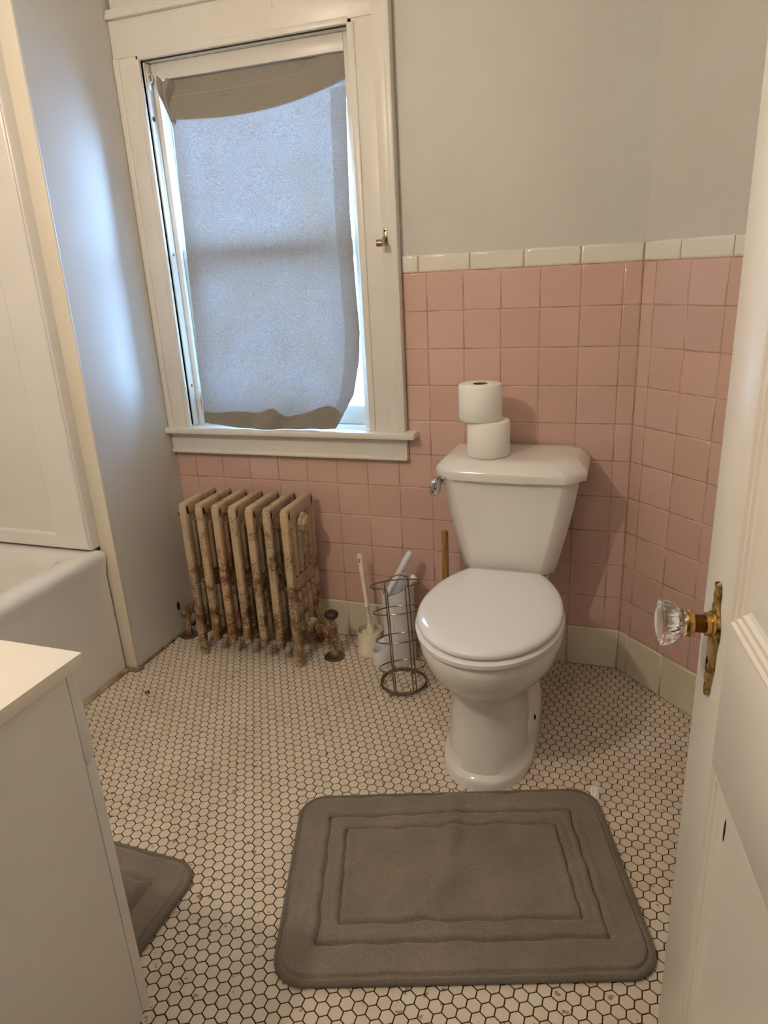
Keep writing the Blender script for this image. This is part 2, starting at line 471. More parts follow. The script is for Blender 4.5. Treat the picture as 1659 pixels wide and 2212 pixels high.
# ---- wall tiles -------------------------------------------------------------
_tm = {}
def tile_mesh(wd, ht, t=0.009, e=0.0032, key='p', mat=None):
    """glazed tile: x 0..wd, z 0..ht, front at y=0, back at y=t"""
    k = (round(wd, 4), round(ht, 4), key)
    if k in _tm: return _tm[k]
    R = [(0.0, t), (0.0, e * 0.8), (e * 0.30, e * 0.28), (e, 0.0)]
    vs = []; fs = []
    for ins, y in R:
        vs += [(ins, y, ins), (wd - ins, y, ins), (wd - ins, y, ht - ins), (ins, y, ht - ins)]
    for r in range(len(R) - 1):
        for i in range(4):
            j = (i + 1) % 4
            fs.append((r * 4 + i, r * 4 + j, r * 4 + 4 + j, r * 4 + 4 + i))
    L = (len(R) - 1) * 4
    fs.append((L, L + 1, L + 2, L + 3))
    me = bpy.data.meshes.new('tile'); me.from_pydata(vs, [], fs)
    for p in me.polygons: p.use_smooth = True
    me.polygons[len(fs) - 1].use_smooth = False
    me.materials.append(mat); me.update()
    _tm[k] = me
    return me

G = 0.0016
def put_tile(name, parent, frame, u0, u1, z0, z1, mat, key, g=G, proud=0.0, e=0.0032, t=0.009):
    """frame: (origin, angle) ; u runs along the wall"""
    if u1 - u0 < 0.008 or z1 - z0 < 0.008: return
    me = tile_mesh(u1 - u0 - g, z1 - z0 - g, t, e, key, mat)
    (ox, oy), ang = frame
    c, s = math.cos(ang), math.sin(ang)
    jy = random.uniform(-0.0004, 0.0003) - proud
    x = ox + c * (u0 + g / 2) - s * jy; y = oy + s * (u0 + g / 2) + c * jy
    inst(name, me, (x, y, z0 + g / 2), parent, (random.uniform(-0.003, 0.003), random.uniform(-0.0015, 0.0015), ang + random.uniform(-0.003, 0.003)))

FB = ((0.0, 0.0), 0.0)
FR = ((XR, 0.0), -PI / 4)
cols = [XL + 0.0] + [k * P for k in range(-8, 6)] + [XR]
APZ = 0.672; CASX = -0.074
for j in range(10):
    z0, z1 = HB + j * P, HB + (j + 1) * P
    for u0, u1 in zip(cols[:-1], cols[1:]):
        a0, a1, c0, c1 = u0, u1, z0, z1
        if a0 < CASX - 0.002:                      # under or beside the window
            if c0 > APZ - 0.005 or (c1 > APZ and a1 <= CASX + 0.001): 
                if c0 > APZ - 0.005:
                    if a1 <= CASX + 0.001: continue
                    a0 = CASX
                else:
                    c1 = APZ
        put_tile('tile', wall_back, FB, a0, a1, c0, c1, M_pink, 'p')
U0 = 0.044
ccols = [0.0, U0] + [U0 + k * P for k in range(1, 4)] + [CH / s2]
for j in range(10):
    for u0, u1 in zip(ccols[:-1], ccols[1:]):
        put_tile('tile', wall_right, FR, u0, u1, HB + j * P, HB + (j + 1) * P, M_pink, 'p')
cp = [CASX] + [-0.0235 + 0.1524 * k for k in range(0, 5)]
cp = [c for c in cp if c < XR - 0.03] + [XR]
for u0, u1 in zip(cp[:-1], cp[1:]):
    put_tile('cap_tile', wall_back, FB, u0, u1, PINKTOP, CAPTOP, M_capt, 'c', proud=0.002, e=0.006, t=0.012)
cc = [0.0, 0.118, 0.270, 0.422, CH / s2]
for u0, u1 in zip(cc[:-1], cc[1:]):
    put_tile('cap_tile', wall_right, FR, u0, u1, PINKTOP, CAPTOP, M_capt, 'c', proud=0.002, e=0.006, t=0.012)
bx = sorted([0.438 - 0.1524 * k for k in range(0, 9)] + [XL, XR])
bb = MB(); bb.box(XL, XR, 0.001, 0.0045, 0, HB)
baseboard_back = tag(bb.build('baseboard_back', M_grout_wall, smooth=0), 'row of white base tiles along the back wall', 'baseboard', kind='structure')
for u0, u1 in zip(bx[:-1], bx[1:]):
    put_tile('base_tile', baseboard_back, FB, u0, u1, 0.0, HB, M_baset, 'b', proud=0.003, e=0.006, t=0.009)
m = MB()
def chq(u, d, z): return Vector((XR + s2 * u + s2 * d, -s2 * u + s2 * d, z))
m.loft([[chq(0, 0.001, z), chq(CH / s2, 0.001, z), chq(CH / s2, 0.0045, z), chq(0, 0.0045, z)] for z in (0, HB)])
baseboard_right = tag(m.build('baseboard_right', M_grout_wall, smooth=0), 'row of white base tiles along the slanted wall', 'baseboard', kind='structure')
for u0, u1 in zip([0, 0.040, 0.176, 0.328], [0.040, 0.176, 0.328, CH / s2]):
    put_tile('base_tile', baseboard_right, FR, u0, u1, 0.0, HB, M_baset, 'b', proud=0.003, e=0.006, t=0.009)
# grout beds
gb = MB()
gb.box(XL, CASX, 0.0013, 0.0045, HB, APZ); gb.box(CASX, XR, 0.0013, 0.0045, HB, CAPTOP - 0.003)
gb.build('grout', M_grout_wall, wall_back, smooth=0)
m = MB()
m.loft([[chq(0, 0.0013, z), chq(CH / s2, 0.0013, z), chq(CH / s2, 0.0045, z), chq(0, 0.0045, z)] for z in (HB, CAPTOP - 0.003)])
m.tube([(XR - 0.0003, 0.0006, HB), (XR - 0.0003, 0.0006, CAPTOP - 0.002)], 0.0019, 8)
m.build('grout', M_grout_wall, wall_right, smooth=0)

# ---- hexagon floor ------------------------------------------------------------
RUG = dict(c=(0.283, -0.932), w=0.720, d=0.485, a=math.radians(17.8))
RUG2 = dict(c=(-0.600, -1.262), w=0.665, d=0.395, a=math.radians(-1.0))
VX0, VX1, VY0, VY1 = -0.745, -0.125, YF, -1.402
HP = 0.0256
hr = (HP - 0.0022) / math.sqrt(3)
def hex_geo(cx, cy, dz=0.0, rot=0.0):
    vs = []
    for rr, z in ((hr, -0.004), (hr, -0.0007), (hr - 0.0007, 0.0)):
        for k in range(6):
            a = PI / 6 + k * PI / 3 + rot
            vs.append((cx + rr * math.cos(a), cy + rr * math.sin(a), z + dz))
    fs = []
    for r in range(2):
        for k in range(6):
            j = (k + 1) % 6
            fs.append((r * 6 + k, r * 6 + j, r * 6 + 6 + j, r * 6 + 6 + k))
    fs.append(tuple(range(12, 18)))
    return vs, fs
def in_rug(x, y, R, mg=0.0):
    dx, dy = x - R['c'][0], y - R['c'][1]; c, s = math.cos(R['a']), math.sin(R['a'])
    u, v = c * dx + s * dy, -s * dx + c * dy
    return abs(u) < R['w'] / 2 - mg and abs(v) < R['d'] / 2 - mg
th = math.radians(-1.2)
cells = []
for i in range(-45, 60):
    for j in range(-60, 60):
        lx, ly = HP * (i + 0.5 * (j % 2)), HP * j * math.sqrt(3) / 2
        x = -0.071 + math.cos(th) * lx - math.sin(th) * ly; y = -1.2535 + math.sin(th) * lx + math.cos(th) * ly
        if y > 0.012 or y < YF - 0.10 or x < -1.0 or x > XR2 + 0.005: continue
        if y > YS and x < XL - 0.002: continue
        if x + y > XR + 0.016: continue
        cells.append((x, y))
def vis_key(c):
    x, y = c; p = project((x, y, 0))
    if p is None or not (-10 < p[0] < 1669 and -10 < p[1] < 2225): return 99
    if in_rug(x, y, RUG, 0.0) or in_rug(x, y, RUG2, 0.0): return 98
    if VX0 < x < VX1 + 0.02 and y < VY1 + 0.02: return 97
    # hidden by the vanity or door as seen from the camera
    if p[0] < 190 + (p[1] - 1510) * 0.235: return 96
    if p[0] > 1500 - (p[1] - 1450) * 0.098: return 96
    return p[2]
cells.sort(key=vis_key)
near = cells[:300]; rest = cells[300:]
hv, hf = hex_geo(0, 0, 0, th)
hme = bpy.data.meshes.new('hexagon_tile'); hme.from_pydata(hv, [], hf); hme.materials.append(M_hex); hme.update()
for x, y in near:
    inst('hexagon_tile', hme, (x, y, random.uniform(-0.0003, 0.0)), floor, (random.uniform(-.008, .008), random.uniform(-.008, .008), 0))
m = MB()
for x, y in rest:
    m.add(*hex_geo(x, y, random.uniform(-0.0003, 0.0), th))
ho = m.build('hexagon_tiles', M_hex, floor, smooth=0, kind='stuff')

# ---- trims ----------------------------------------------------------------------
m = MB(); m.box(-1.008, XL + 0.001, YS - 0.008, YS + 0.001, 0.004, ZC, 0.0015)
tag(m.build('trim_1', M_strip), 'cream painted vertical strip covering the corner beside tub', 'trim', kind='structure')
m = MB()
pts = []
for k in range(41):
    y = -0.02 + (YS + 0.02) * k / 40
    pts.append((XL + 0.002, y, 0.004 + 0.002 * math.sin(k * 2.1)))
m.tube(pts, [0.004 + 0.003 * random.random() for _ in pts], 8)
tag(m.build('trim_2', M_caulk), 'dirty caulk line where the left wall meets the floor', 'trim', kind='structure')
m = MB()
pts = [(-0.983, YS - 0.005 + (-1.40 - YS) * k / 60, 0.003) for k in range(61)]
m.tube(pts, [0.0075 + 0.002 * random.random() for _ in pts], 8)
tag(m.build('trim_3', M_caulk2), 'brown stained caulk strip along the tub apron', 'trim', kind='structure')
m = MB()
m.tube([(-1.012, YS - 0.014, 0.003), (-0.985, YS - 0.016, 0.003), (XL + 0.006, YS - 0.012, 0.003), (XL + 0.010, YS + 0.01, 0.003)], 0.009, 8)
tag(m.build('trim_4', M_caulk), 'caulk blob at the foot of the cream corner strip', 'trim', kind='structure')

# ------------------------------------------------------------------ window
win = empty('window_1', (0, 0, 0))
tag(win, 'old double hung window with white painted casing above radiator', 'window', kind='structure')
IX0, IX1, IZ1 = -0.860, -0.196, 1.874      # edge of casing opening (front)
CY = -0.020
m = MB()   # side casings
m.box(XL + 0.001, IX0 - 0.012, CY, 0.004, 0.766, IZ1 + 0.012, 0.002)
m.box(IX0 - 0.020, IX0, CY - 0.004, 0.004, 0.766, IZ1 + 0.004, 0.004)
m.box(XL + 0.001, XL + 0.022, CY - 0.006, 0.004, 0.766, IZ1 + 0.012, 0.003)
m.build('side_casing', M_wood, win)
m = MB()
m.box(IX1 + 0.012, CASX - 0.010, CY, 0.004, 0.766, IZ1 + 0.012, 0.002)
m.box(IX1, IX1 + 0.022, CY - 0.004, 0.004, 0.766, IZ1 + 0.004, 0.004)
m.box(IX1 + 0.072, CASX - 0.004, CY - 0.003, 0.004, 0.766, 2.44, 0.002)
m.box(CASX - 0.020, CASX, CY - 0.010, 0.004, 0.766, 2.44, 0.004)
m.build('side_casing', M_wood, win)
m = MB()
m.box(XL + 0.001, CASX - 0.022, CY, 0.004, IZ1 + 0.012, 1.985, 0.002)
m.box(IX0 - 0.004, IX1 + 0.004, CY - 0.004, 0.004, IZ1, IZ1 + 0.018, 0.004)
m.build('head_casing', M_wood, win)
m = MB()
m.box(XL + 0.001, CASX - 0.022, CY - 0.014, 0.004, 1.985, 2.000, 0.004)
m.box(XL + 0.001, CASX - 0.022, CY - 0.008, 0.004, 2.000, 2.012, 0.003)
m.build('cap_moulding', M_wood, win)
m = MB()
m.box(XL + 0.012, CASX - 0.022, CY + 0.006, 0.004, 2.012, 2.44, 0.002)
m.build('frieze_board', M_wood, win)
m = MB(); m.box(-0.951, -0.040, -0.052, 0.066, 0.746, 0.7665, 0.004)
m.build('stool', M_wood, win)
m = MB()
m.box(-0.949, CASX, -0.018, 0.004, 0.672, 0.746, 0.002)
m.box(-0.949, CASX + 0.002, -0.026, 0.004, 0.672, 0.684, 0.004)
m.box(-0.949, CASX + 0.002, -0.024, 0.004, 0.734, 0.746, 0.004)
m.build('apron', M_wood, win)
for x0, x1 in ((-0.889, IX0), (IX1, -0.179)):
    m = MB(); m.box(x0, x1, -0.015, 0.150, 0.766, 1.899, 0.001)
    m.build('jamb', M_wood, win)
m = MB(); m.box(-0.889, -0.179, -0.015, 0.150, IZ1, 1.899, 0.001); m.build('head_jamb', M_wood, win)
m = MB(); m.box(IX0, IX1, 0.060, 0.158, 0.737, 0.766, 0.001); m.build('sill', M_wood, win)
# stops
m = MB(); m.box(IX0, IX0 + 0.021, 0.026, 0.040, 0.766, IZ1, 0.002); m.build('stop', M_wood, win)
m = MB(); m.box(IX1 - 0.030, IX1, 0.026, 0.040, 0.766, IZ1, 0.002); m.build('stop', M_wood, win)
m = MB(); m.box(IX0 + 0.021, IX1 - 0.030, 0.026, 0.040, 1.828, IZ1, 0.002); m.build('head_stop', M_wood, win)
# half-round track with screws on the left jamb
m = MB(); m.box(IX0 - 0.001, IX0 + 0.005, -0.006, 0.024, 0.768, 1.872, 0.0025); trk = m.build('sash_track', M_wood, win)
for z in (1.330, 0.905):
    m = MB(); m.lathe([(0.0052, 0.0), (0.005, 0.0015), (0.003, 0.002)], 12, (IX0 + 0.004, 0.010, z), 'X'); m.build('screw', M_nickel, trk)
m = MB(); m.lathe([(0.0075, 0.0), (0.0075, 0.001)], 14, (IX0 + 0.0045, 0.006, 1.722), 'X'); m.build('screw_hole', M_black, trk)
m = MB()
m.box(IX0 + 0.004, IX0 + 0.008, 0.000, 0.014, 1.800, 1.862, 0.001)
m.tube([(IX0 + 0.011, 0.007 + 0.010 * math.cos(2 * PI * k / 16), 1.832 + 0.010 * math.sin(2 * PI * k / 16)) for k in range(16)], 0.0035, 6, True)
m.build('latch', M_wood, win)
# sashes
def sash(x0, x1, z0, z1, y0, y1, ws, wr_, wb, wt, nm):
    s = MB()
    s.box(x0, x0 + ws, y0, y1, z0, z1, 0.003); s.box(x1 - wr_, x1, y0, y1, z0, z1, 0.003)
    s.box(x0 + ws, x1 - wr_, y0, y1, z0, z0 + wb, 0.003); s.box(x0 + ws, x1 - wr_, y0, y1, z1 - wt, z1, 0.003)
    so = s.build(nm, M_wood, win)
    g = MB(); g.box(x0 + ws - 0.004, x1 - wr_ + 0.004, (y0 + y1) / 2 - 0.0015, (y0 + y1) / 2 + 0.0015, z0 + wb - 0.004, z1 - wt + 0.004)
    g.build('pane', M_pane, so, smooth=0)
sash(IX0 + 0.001, IX1 - 0.001, 0.767, 1.345, 0.070, 0.094, 0.070, 0.026, 0.062, 0.048, 'lower_sash')
sash(IX0 + 0.001, IX1 - 0.001, 1.292, IZ1 - 0.001, 0.098, 0.122, 0.034, 0.018, 0.050, 0.040, 'upper_sash')
m = MB(); m.box(IX0 + 0.001, IX1 - 0.001, 0.142, 0.143, 0.767, 1.32); m.build('dimming_sheet', M_dimming, win, smooth=0)  # unseen sheet added to make the lower half of the curtain dimmer
m = MB(); m.box(-0.824, -0.796, 0.010, 0.071, 0.812, 0.872, 0.002); m.build('shadow_block', M_wood, win)  # block added behind the curtain to throw a dark shape onto it

# ------------------------------------------------------------------ curtain
def lerp(tbl, t):
    if t <= tbl[0][0]: return tbl[0][1]
    for (a, va), (b, vb) in zip(tbl[:-1], tbl[1:]):
        if t <= b:
            f = (t - a) / (b - a); f = f * f * (3 - 2 * f) if False else f
            return va + (vb - va) * f
    return tbl[-1][1]
XLT = [(0, -0.806), (0.1, -0.806), (1, -0.836)]
XRT = [(0, -0.223), (0.08, -0.225), (0.20, -0.231), (0.40, -0.237), (0.62, -0.232), (0.72, -0.228), (0.80, -0.236), (0.90, -0.262), (1.0, -0.335)]
def curtain_pt(u, v, dy=0.0):
    xl, xr = lerp(XLT, v), lerp(XRT, v)
    x = xl + (xr - xl) * u
    ztop = 1.826 + 0.014 * u + 0.012 * 4 * u * (1 - u) * 0 
    zbot = 0.774 - 0.006 * math.sin(PI * u) + 0.010 * (1 - u) ** 6
    z = ztop + (zbot - ztop) * v
    sag = math.sin(PI * u)
    y = 0.046 - 0.078 * min(1.0, v * 1.15) ** 0.75 - 0.010 * (v ** 4) * sag
    # shallow drapery: long vertical roll near the right, hollow near the left, swags from the upper corners
    y += 0.006 * math.exp(-((u - 0.80) / 0.06) ** 2) * (1 - 0.4 * v) - 0.006 * math.exp(-((u - 0.90) / 0.05) ** 2)
    y += 0.008 * math.exp(-((u - 0.10) / 0.07) ** 2) * v * (1 - v) * 2.5 - 0.008 * math.exp(-(u / 0.05) ** 2) * v * (1 - v) * 2
    y -= 0.006 * math.sin(PI * min(1, v * 5)) * sag * (v < 0.2)
    vv = max(0.0, (v - 0.72) / 0.28)
    y += vv * (0.010 * math.sin(u * 9.0 + 1.0) + 0.006 * math.sin(u * 17 + vv * 3)) * (1 - 0.5 * vv)
    y += 0.004 * vv * math.sin((u * 1.0 + v * 0.9) * 26)
    y += 0.036 * sag ** 0.8 * math.exp(-((v - 0.42) / 0.22) ** 2)
    # the loose panel billows into the room, so it also spreads a little as it comes forward
    x += (y - 0.03) * (x - 0.568) / 2.096; z += (y - 0.03) * (z - 1.243) / 2.096 * (1 - v * v)
    return Vector((x, y + dy, max(z, 0.7685)))
NU, NV = 64, 110
m = MB(); m.grid([[curtain_pt(i / NU, j / NV) for j in range(NV + 1)] for i in range(NU + 1)])
cur = m.build('curtain', M_curtain, None, smooth=180)
tag(cur, 'taupe fabric curtain panel hanging inside the window frame', 'curtain')
def hem_bottom(u): return 0.094 + 0.020 * math.sin(PI * (0.10 + 0.85 * (1 - u)) ** 1.0) - 0.030 * u ** 3 + 0.006
m = MB(); m.grid([[curtain_pt(i / NU, hem_bottom(i / NU) * j / 14, -0.0035) for j in range(15)] for i in range(NU + 1)])
m.build('top_hem', M_hem, cur, smooth=180)
def foot_top(u):
    return 0.955 + 0.008 * math.sin(u * 12 + 1.2) - 0.028 * math.exp(-((u - 0.50) / 0.07) ** 2) - 0.020 * math.exp(-((u - 0.88) / 0.09) ** 2)
m = MB(); m.grid([[curtain_pt(i / NU, foot_top(i / NU) + (1.0 - foot_top(i / NU)) * j / 10, 0.004) for j in range(11)] for i in range(NU + 1)])
m.build('bottom_hem_shade', M_hem, cur, smooth=180)  # folded hem, its peaked outline also imitating shade from the sash rail
# half-clear strip imitating window frame shade along the right curtain edge
for u0, u1 in ((0.915, 1.0),):
    m = MB(); m.grid([[curtain_pt(u0 + (u1 - u0) * i / 6, 0.09 + 0.86 * j / NV, 0.003) for j in range(NV + 1)] for i in range(7)])
    m.build('edge_shade_strip', M_edge_shade, cur, smooth=180)
# stitching along the hem
m = MB()
for fr in (0.42, 0.985):
    for k in range(110):
        u0, u1 = k / 110, (k + 0.6) / 110
        m.tube([curtain_pt(u0, hem_bottom(u0) * fr, -0.0045), curtain_pt(u1, hem_bottom(u1) * fr, -0.0045)], 0.0006, 4)
m.build('stitching', M_thread, cur, kind='stuff')
# gathered corner knotted round the rod at upper left
rows = []
for i in range(33):
    t = i / 32; row = []
    for k in range(25):
        s = k / 24
        wdt = 0.052 * (1 - 0.72 * s ** 1.3) + 0.006 * math.sin(s * 9)
        x = -0.841 + 0.030 * s ** 1.5 + wdt * t
        z = 1.836 - 0.135 * s - 0.016 * t * (1 - s) + 0.006 * math.sin(t * 9)
        y = 0.036 - 0.011 * math.sin(t * PI * 3.2 + s * 4) * (0.7 + 0.3 * math.sin(s * 7)) - 0.016 * math.sin(PI * t) * (1 - s) - 0.010 * math.exp(-((s - 0.25) / 0.2) ** 2)
        row.append((x, y, z))
    rows.append(row)
m = MB(); m.grid(rows); m.build('knotted_corner', M_knot, cur, smooth=180)
m = MB(); m.tube([(IX0 + 0.002, 0.050, 1.833), (IX1 - 0.002, 0.050, 1.842)], 0.006, 10); m.build('rod', M_nickel, cur)

# ------------------------------------------------------------------ curtain bracket on right casing
br = empty('curtain_bracket', (-0.112, CY - 0.003, 1.335)); tag(br, 'small brass hook bracket screwed to right window casing', 'bracket')
m = MB(); m.box(-0.005, 0.005, -0.002, 0.0, -0.020, 0.026, 0.0008); m.build('plate', M_nickel2, br)
m = MB(); m.box(-0.005, 0.005, -0.044, -0.001, 0.004, 0.0065, 0.0006, xf=Matrix.Rotation(0.42, 4, 'X')); m.build('arm', M_nickel2, br)
m = MB(); m.lathe([(0.0100, -0.010), (0.0100, 0.008), (0.006, 0.009)], 16, (-0.002, -0.042, -0.014), 'X'); m.build('cup', M_nickel2, br)
m = MB(); m.lathe([(0.003, -0.0035), (0.003, -0.002)], 10, (0, 0, 0.020), 'Y'); m.build('screw', M_black, br)

# ------------------------------------------------------------------ radiator
rad = empty('radiator', (-0.599, -0.140, 0)); tag(rad, 'old cast iron radiator with chipped cream paint and rust', 'radiator')
def section(foot):
    m = MB(); hw = 0.0125
    zb = 0.0 if foot else 0.062
    f0, f1 = -0.108, 0.092
    # front column with a raised bead and flange
    m.box(-hw, hw, f0, f0 + 0.026, zb, 0.553, 0.006, 3)
    m.box(-hw - 0.005, -hw + 0.006, f0 + 0.008, f0 + 0.022, zb + 0.01, 0.548, 0.003)
    m.box(-hw, hw, f1 - 0.026, f1, zb, 0.556, 0.006, 3)
    # top and bottom headers
    m.box(-hw, hw, f0 + 0.002, f1 - 0.002, 0.515, 0.562, 0.008, 3)
    m.box(-0.007, 0.007, f0 + 0.01, f1 - 0.01, 0.470, 0.520, 0.004)
    m.box(-0.008, 0.008, f0 + 0.01, f1 - 0.01, 0.066, 0.125, 0.006, 3)
    # inner tubes, upper and lower, with a waist between them
    for y in (-0.062, -0.024, 0.014, 0.050):
        m.tube([(0, y, 0.10), (0, y, 0.25), (0, y, 0.262)], [0.0142, 0.0142, 0.010], 10)
        m.tube([(0, y, 0.322), (0, y, 0.335), (0, y, 0.49)], [0.010, 0.0142, 0.0142], 10)
    m.box(-0.006, 0.006, f0 + 0.01, f1 - 0.01, 0.268, 0.316, 0.004)
    # hubs that join the sections
    m.lathe([(0.024, -0.0312), (0.030, -0.018), (0.030, 0.018), (0.024, 0.0312)], 20, (0, -0.008, 0.484), 'X')
    m.lathe([(0.026, -0.0312), (0.034, -0.018), (0.034, 0.018), (0.026, 0.0312)], 20, (0, -0.008, 0.108), 'X')
    return m
smid = None
for i in range(7):
    x = -0.185 + 0.0617 * i
    end = i in (0, 6)
    if end or smid is None:
        o = section(end).build('section', M_rust, rad, smooth=40)
        if not end: smid = o.data
    else:
        o = inst('section', smid, (0, 0, 0), rad)
    o.location = (x, random.uniform(-0.001, 0.001), 0)
m = MB()  # end boss with plug
m.lathe([(0.034, 0.0), (0.032, 0.010), (0.020, 0.014), (0.018, 0.020), (0.012, 0.022)], 8, (0.198, -0.008, 0.490), 'X')
m.build('end_plug', M_rust, rad)
m = MB()
m.tube([(-0.200, -0.05, 0.500), (-0.236, -0.05, 0.500)], 0.004, 8)
m.ball((-0.238, -0.05, 0.502), 0.007, 10); m.ball((-0.226, -0.05, 0.492), 0.005, 10); m.ball((-0.236, -0.052, 0.486), 0.0035, 8)
m.build('air_vent', M_brass, rad)
# supply pipe at the left
m = MB()
m.tube([(-0.315, 0.002, 0.002), (-0.315, 0.002, 0.095), (-0.308, 0.002, 0.113), (-0.290, 0.000, 0.120), (-0.20, -0.006, 0.110)], 0.0135, 12)
m.lathe([(0.018, -0.012), (0.019, 0), (0.018, 0.012)], 14, (-0.315, 0.002, 0.090), 'Z')
m.lathe([(0.018, -0.010), (0.019, 0), (0.018, 0.010)], 14, (-0.280, 0.000, 0.119), 'X')
m.build('supply_pipe', M_rust2, rad)
m = MB(); m.lathe([(0.034, 0.0005), (0.034, 0.003), (0.028, 0.006), (0.016, 0.007)], 24, (-0.315, 0.002, 0)); m.build('floor_flange', M_floorplate, rad)
# valve at the right
vx, vy = 0.276, -0.010
m = MB()
m.tube([(vx, vy, 0.002), (vx, vy, 0.075)], 0.0135, 14)
m.lathe([(0.019, 0.066), (0.020, 0.074), (0.0175, 0.078), (0.0175, 0.104), (0.020, 0.107), (0.020, 0.120), (0.013, 0.126), (0.009, 0.150)], 8, (vx, vy, 0))
m.tube([(vx, vy, 0.092), (vx - 0.040, vy, 0.098), (0.20, -0.008, 0.106)], [0.013, 0.015, 0.017], 12)
m.lathe([(0.021, -0.008), (0.022, 0), (0.021, 0.008)], 8, (vx - 0.042, vy, 0.098), 'X')
m.build('valve_body', M_rust2, rad)
m = MB(); m.lathe([(0.010, 0.148), (0.020, 0.152), (0.0245, 0.160), (0.0235, 0.168), (0.016, 0.174), (0.006, 0.175)], 24, (vx, vy, 0)); m.build('valve_handle', M_bakelite, rad)
m = MB(); m.lathe([(0.036, 0.0005), (0.036, 0.003), (0.030, 0.005), (0.015, 0.006)], 28, (vx, vy, 0)); m.build('floor_flange', M_floorplate, rad)
# gap in the wall where the pipe comes through
m = MB(); m.ball((XL + 0.001, -0.128, 0.112), 0.016, 14, (0.12, 0.55, 1.1))
tag(m.build('pipe_hole', M_black), 'dark ragged hole in left wall behind radiator pipe', 'hole')

# ------------------------------------------------------------------ toilet
TX = 0.277
toi = empty('toilet', (TX, 0, 0)); tag(toi, 'white two piece toilet with closed lid against tiled wall', 'toilet')
def egg(hw, yf, ym, yb, ef=2.0, er=2.6, n=64, z=0.0):
    pts = []
    for k in range(n):
        a = 2 * PI * k / n; c, s = math.cos(a), math.sin(a)
        e = er if s > 0 else ef
        x = hw * math.copysign(abs(c) ** (2 / e), c)
        y = ym + (yb - ym if s > 0 else ym - yf) * math.copysign(abs(s) ** (2 / e), s)
        pts.append((x, y, z))
    return pts
m = MB()
secs = [ # z, hw, yf, ym, yb, ef
    (0.000, 0.120, -0.664, -0.47, -0.40, 2.3), (0.020, 0.1195, -0.663, -0.47, -0.40, 2.3), (0.028, 0.116, -0.659, -0.47, -0.40, 2.3), (0.035, 0.108, -0.645, -0.47, -0.40, 2.3),
    (0.060, 0.104, -0.640, -0.47, -0.38, 2.3), (0.140, 0.100, -0.625, -0.46, -0.36, 2.3), (0.205, 0.100, -0.618, -0.46, -0.34, 2.3),
    (0.235, 0.110, -0.628, -0.46, -0.30, 2.2), (0.258, 0.132, -0.652, -0.46, -0.28, 2.1), (0.285, 0.156, -0.684, -0.46, -0.26, 2.05),
    (0.318, 0.174, -0.708, -0.46, -0.25, 2.0), (0.352, 0.182, -0.720, -0.46, -0.24, 2.0), (0.376, 0.183, -0.722, -0.46, -0.24, 2.0),
    (0.386, 0.178, -0.716, -0.46, -0.24, 2.0)]
m.loft([egg(h, f, ymm, bk, ef, 2.6, 64, z) for z, h, f, ymm, bk, ef in secs])
# trapway, foot and deck
m.loft([egg(0.070, -0.52, -0.35, -0.14, 2.5, 3, 40, z) for z in (0.03, 0.15, 0.25, 0.36)])
m.loft([egg(h, -0.56, -0.40, yb, 2.4, 2.6, 48, z) for z, h, yb in ((0.0, 0.122, -0.165), (0.055, 0.122, -0.165), (0.100, 0.116, -0.175), (0.118, 0.095, -0.195), (0.126, 0.06, -0.24))])
m.loft([egg(h, -0.30, -0.16, -0.045, 4, 4, 40, z) for z, h in ((0.330, 0.098), (0.345, 0.112), (0.392, 0.116), (0.400, 0.110))])
m.build('bowl', M_porc, toi, smooth=50)
m = MB(); m.ball((0.110, -0.450, 0.092), 0.008, 10, (1, 1, 1.2)); m.build('bolt', M_black, toi)
# seat and lid
m = MB()
m.loft([[(p[0], min(p[1], -0.275), p[2]) for p in egg(h, f, -0.49, -0.215, 2.0, 2.0, 96, z)] for z, h, f in ((0.387, 0.176, -0.722), (0.392, 0.184, -0.731), (0.402, 0.185, -0.732), (0.407, 0.180, -0.726))])
m.build('seat', M_lidplastic, toi, smooth=50)
m = MB()
LID = [(0.4095, 0.172, -0.716), (0.413, 0.179, -0.724), (0.420, 0.181, -0.727), (0.427, 0.178, -0.723), (0.431, 0.170, -0.713), (0.4335, 0.150, -0.688), (0.4355, 0.09, -0.61)]
m.loft([[(p[0], min(p[1], -0.258 - (0.003 if i in (0, 4) else 0.0) - (0.02 if h < 0.16 else 0) - (0.03 if h < 0.1 else 0)), p[2]) for p in egg(h, f, -0.49, -0.215, 2.0, 2.0, 96, z)] for i, (z, h, f) in enumerate(LID)])
m.build('lid', M_lidplastic, toi, smooth=60)
for sx in (-0.075, 0.075):
    m = MB(); m.box(sx - 0.016, sx + 0.016, -0.282, -0.252, 0.398, 0.424, 0.006); m.build('hinge', M_lidplastic, toi)
def trunc(pts, ymax):
    return [(p[0], min(p[1], ymax), p[2]) for p in pts]
def rrect(hw, y0, y1, rf, rb, z, n=5, bow=0.0):
    """rounded rectangle, y0 front (toward camera), y1 back"""
    pts = []
    for cx, cy, r, a0 in ((hw - rb, y1 - rb, rb, 0), (-hw + rb, y1 - rb, rb, PI / 2), (-hw + rf, y0 + rf, rf, PI), (hw - rf, y0 + rf, rf, 1.5 * PI)):
        for k in range(n + 1):
            a = a0 + PI / 2 * (0.0, 0.045, 0.12, 0.88, 0.955, 1.0)[k]      # broad flat corner facet with softened edges
            pts.append((cx + r * math.cos(a), cy + r * math.sin(a), z))
    out = []
    for i, p in enumerate(pts):
        out.append(p)
    if bow:
        # subdivide the front edge and bow it outwards
        i0 = 3 * (n + 1) - 1
        a, b = pts[i0], pts[i0 + 1]
        out = pts[:i0 + 1] + [(a[0] + (b[0] - a[0]) * t, y0 - bow * math.sin(PI * t), z) for t in (0.2, 0.4, 0.6, 0.8)] + pts[i0 + 1:]
    return out
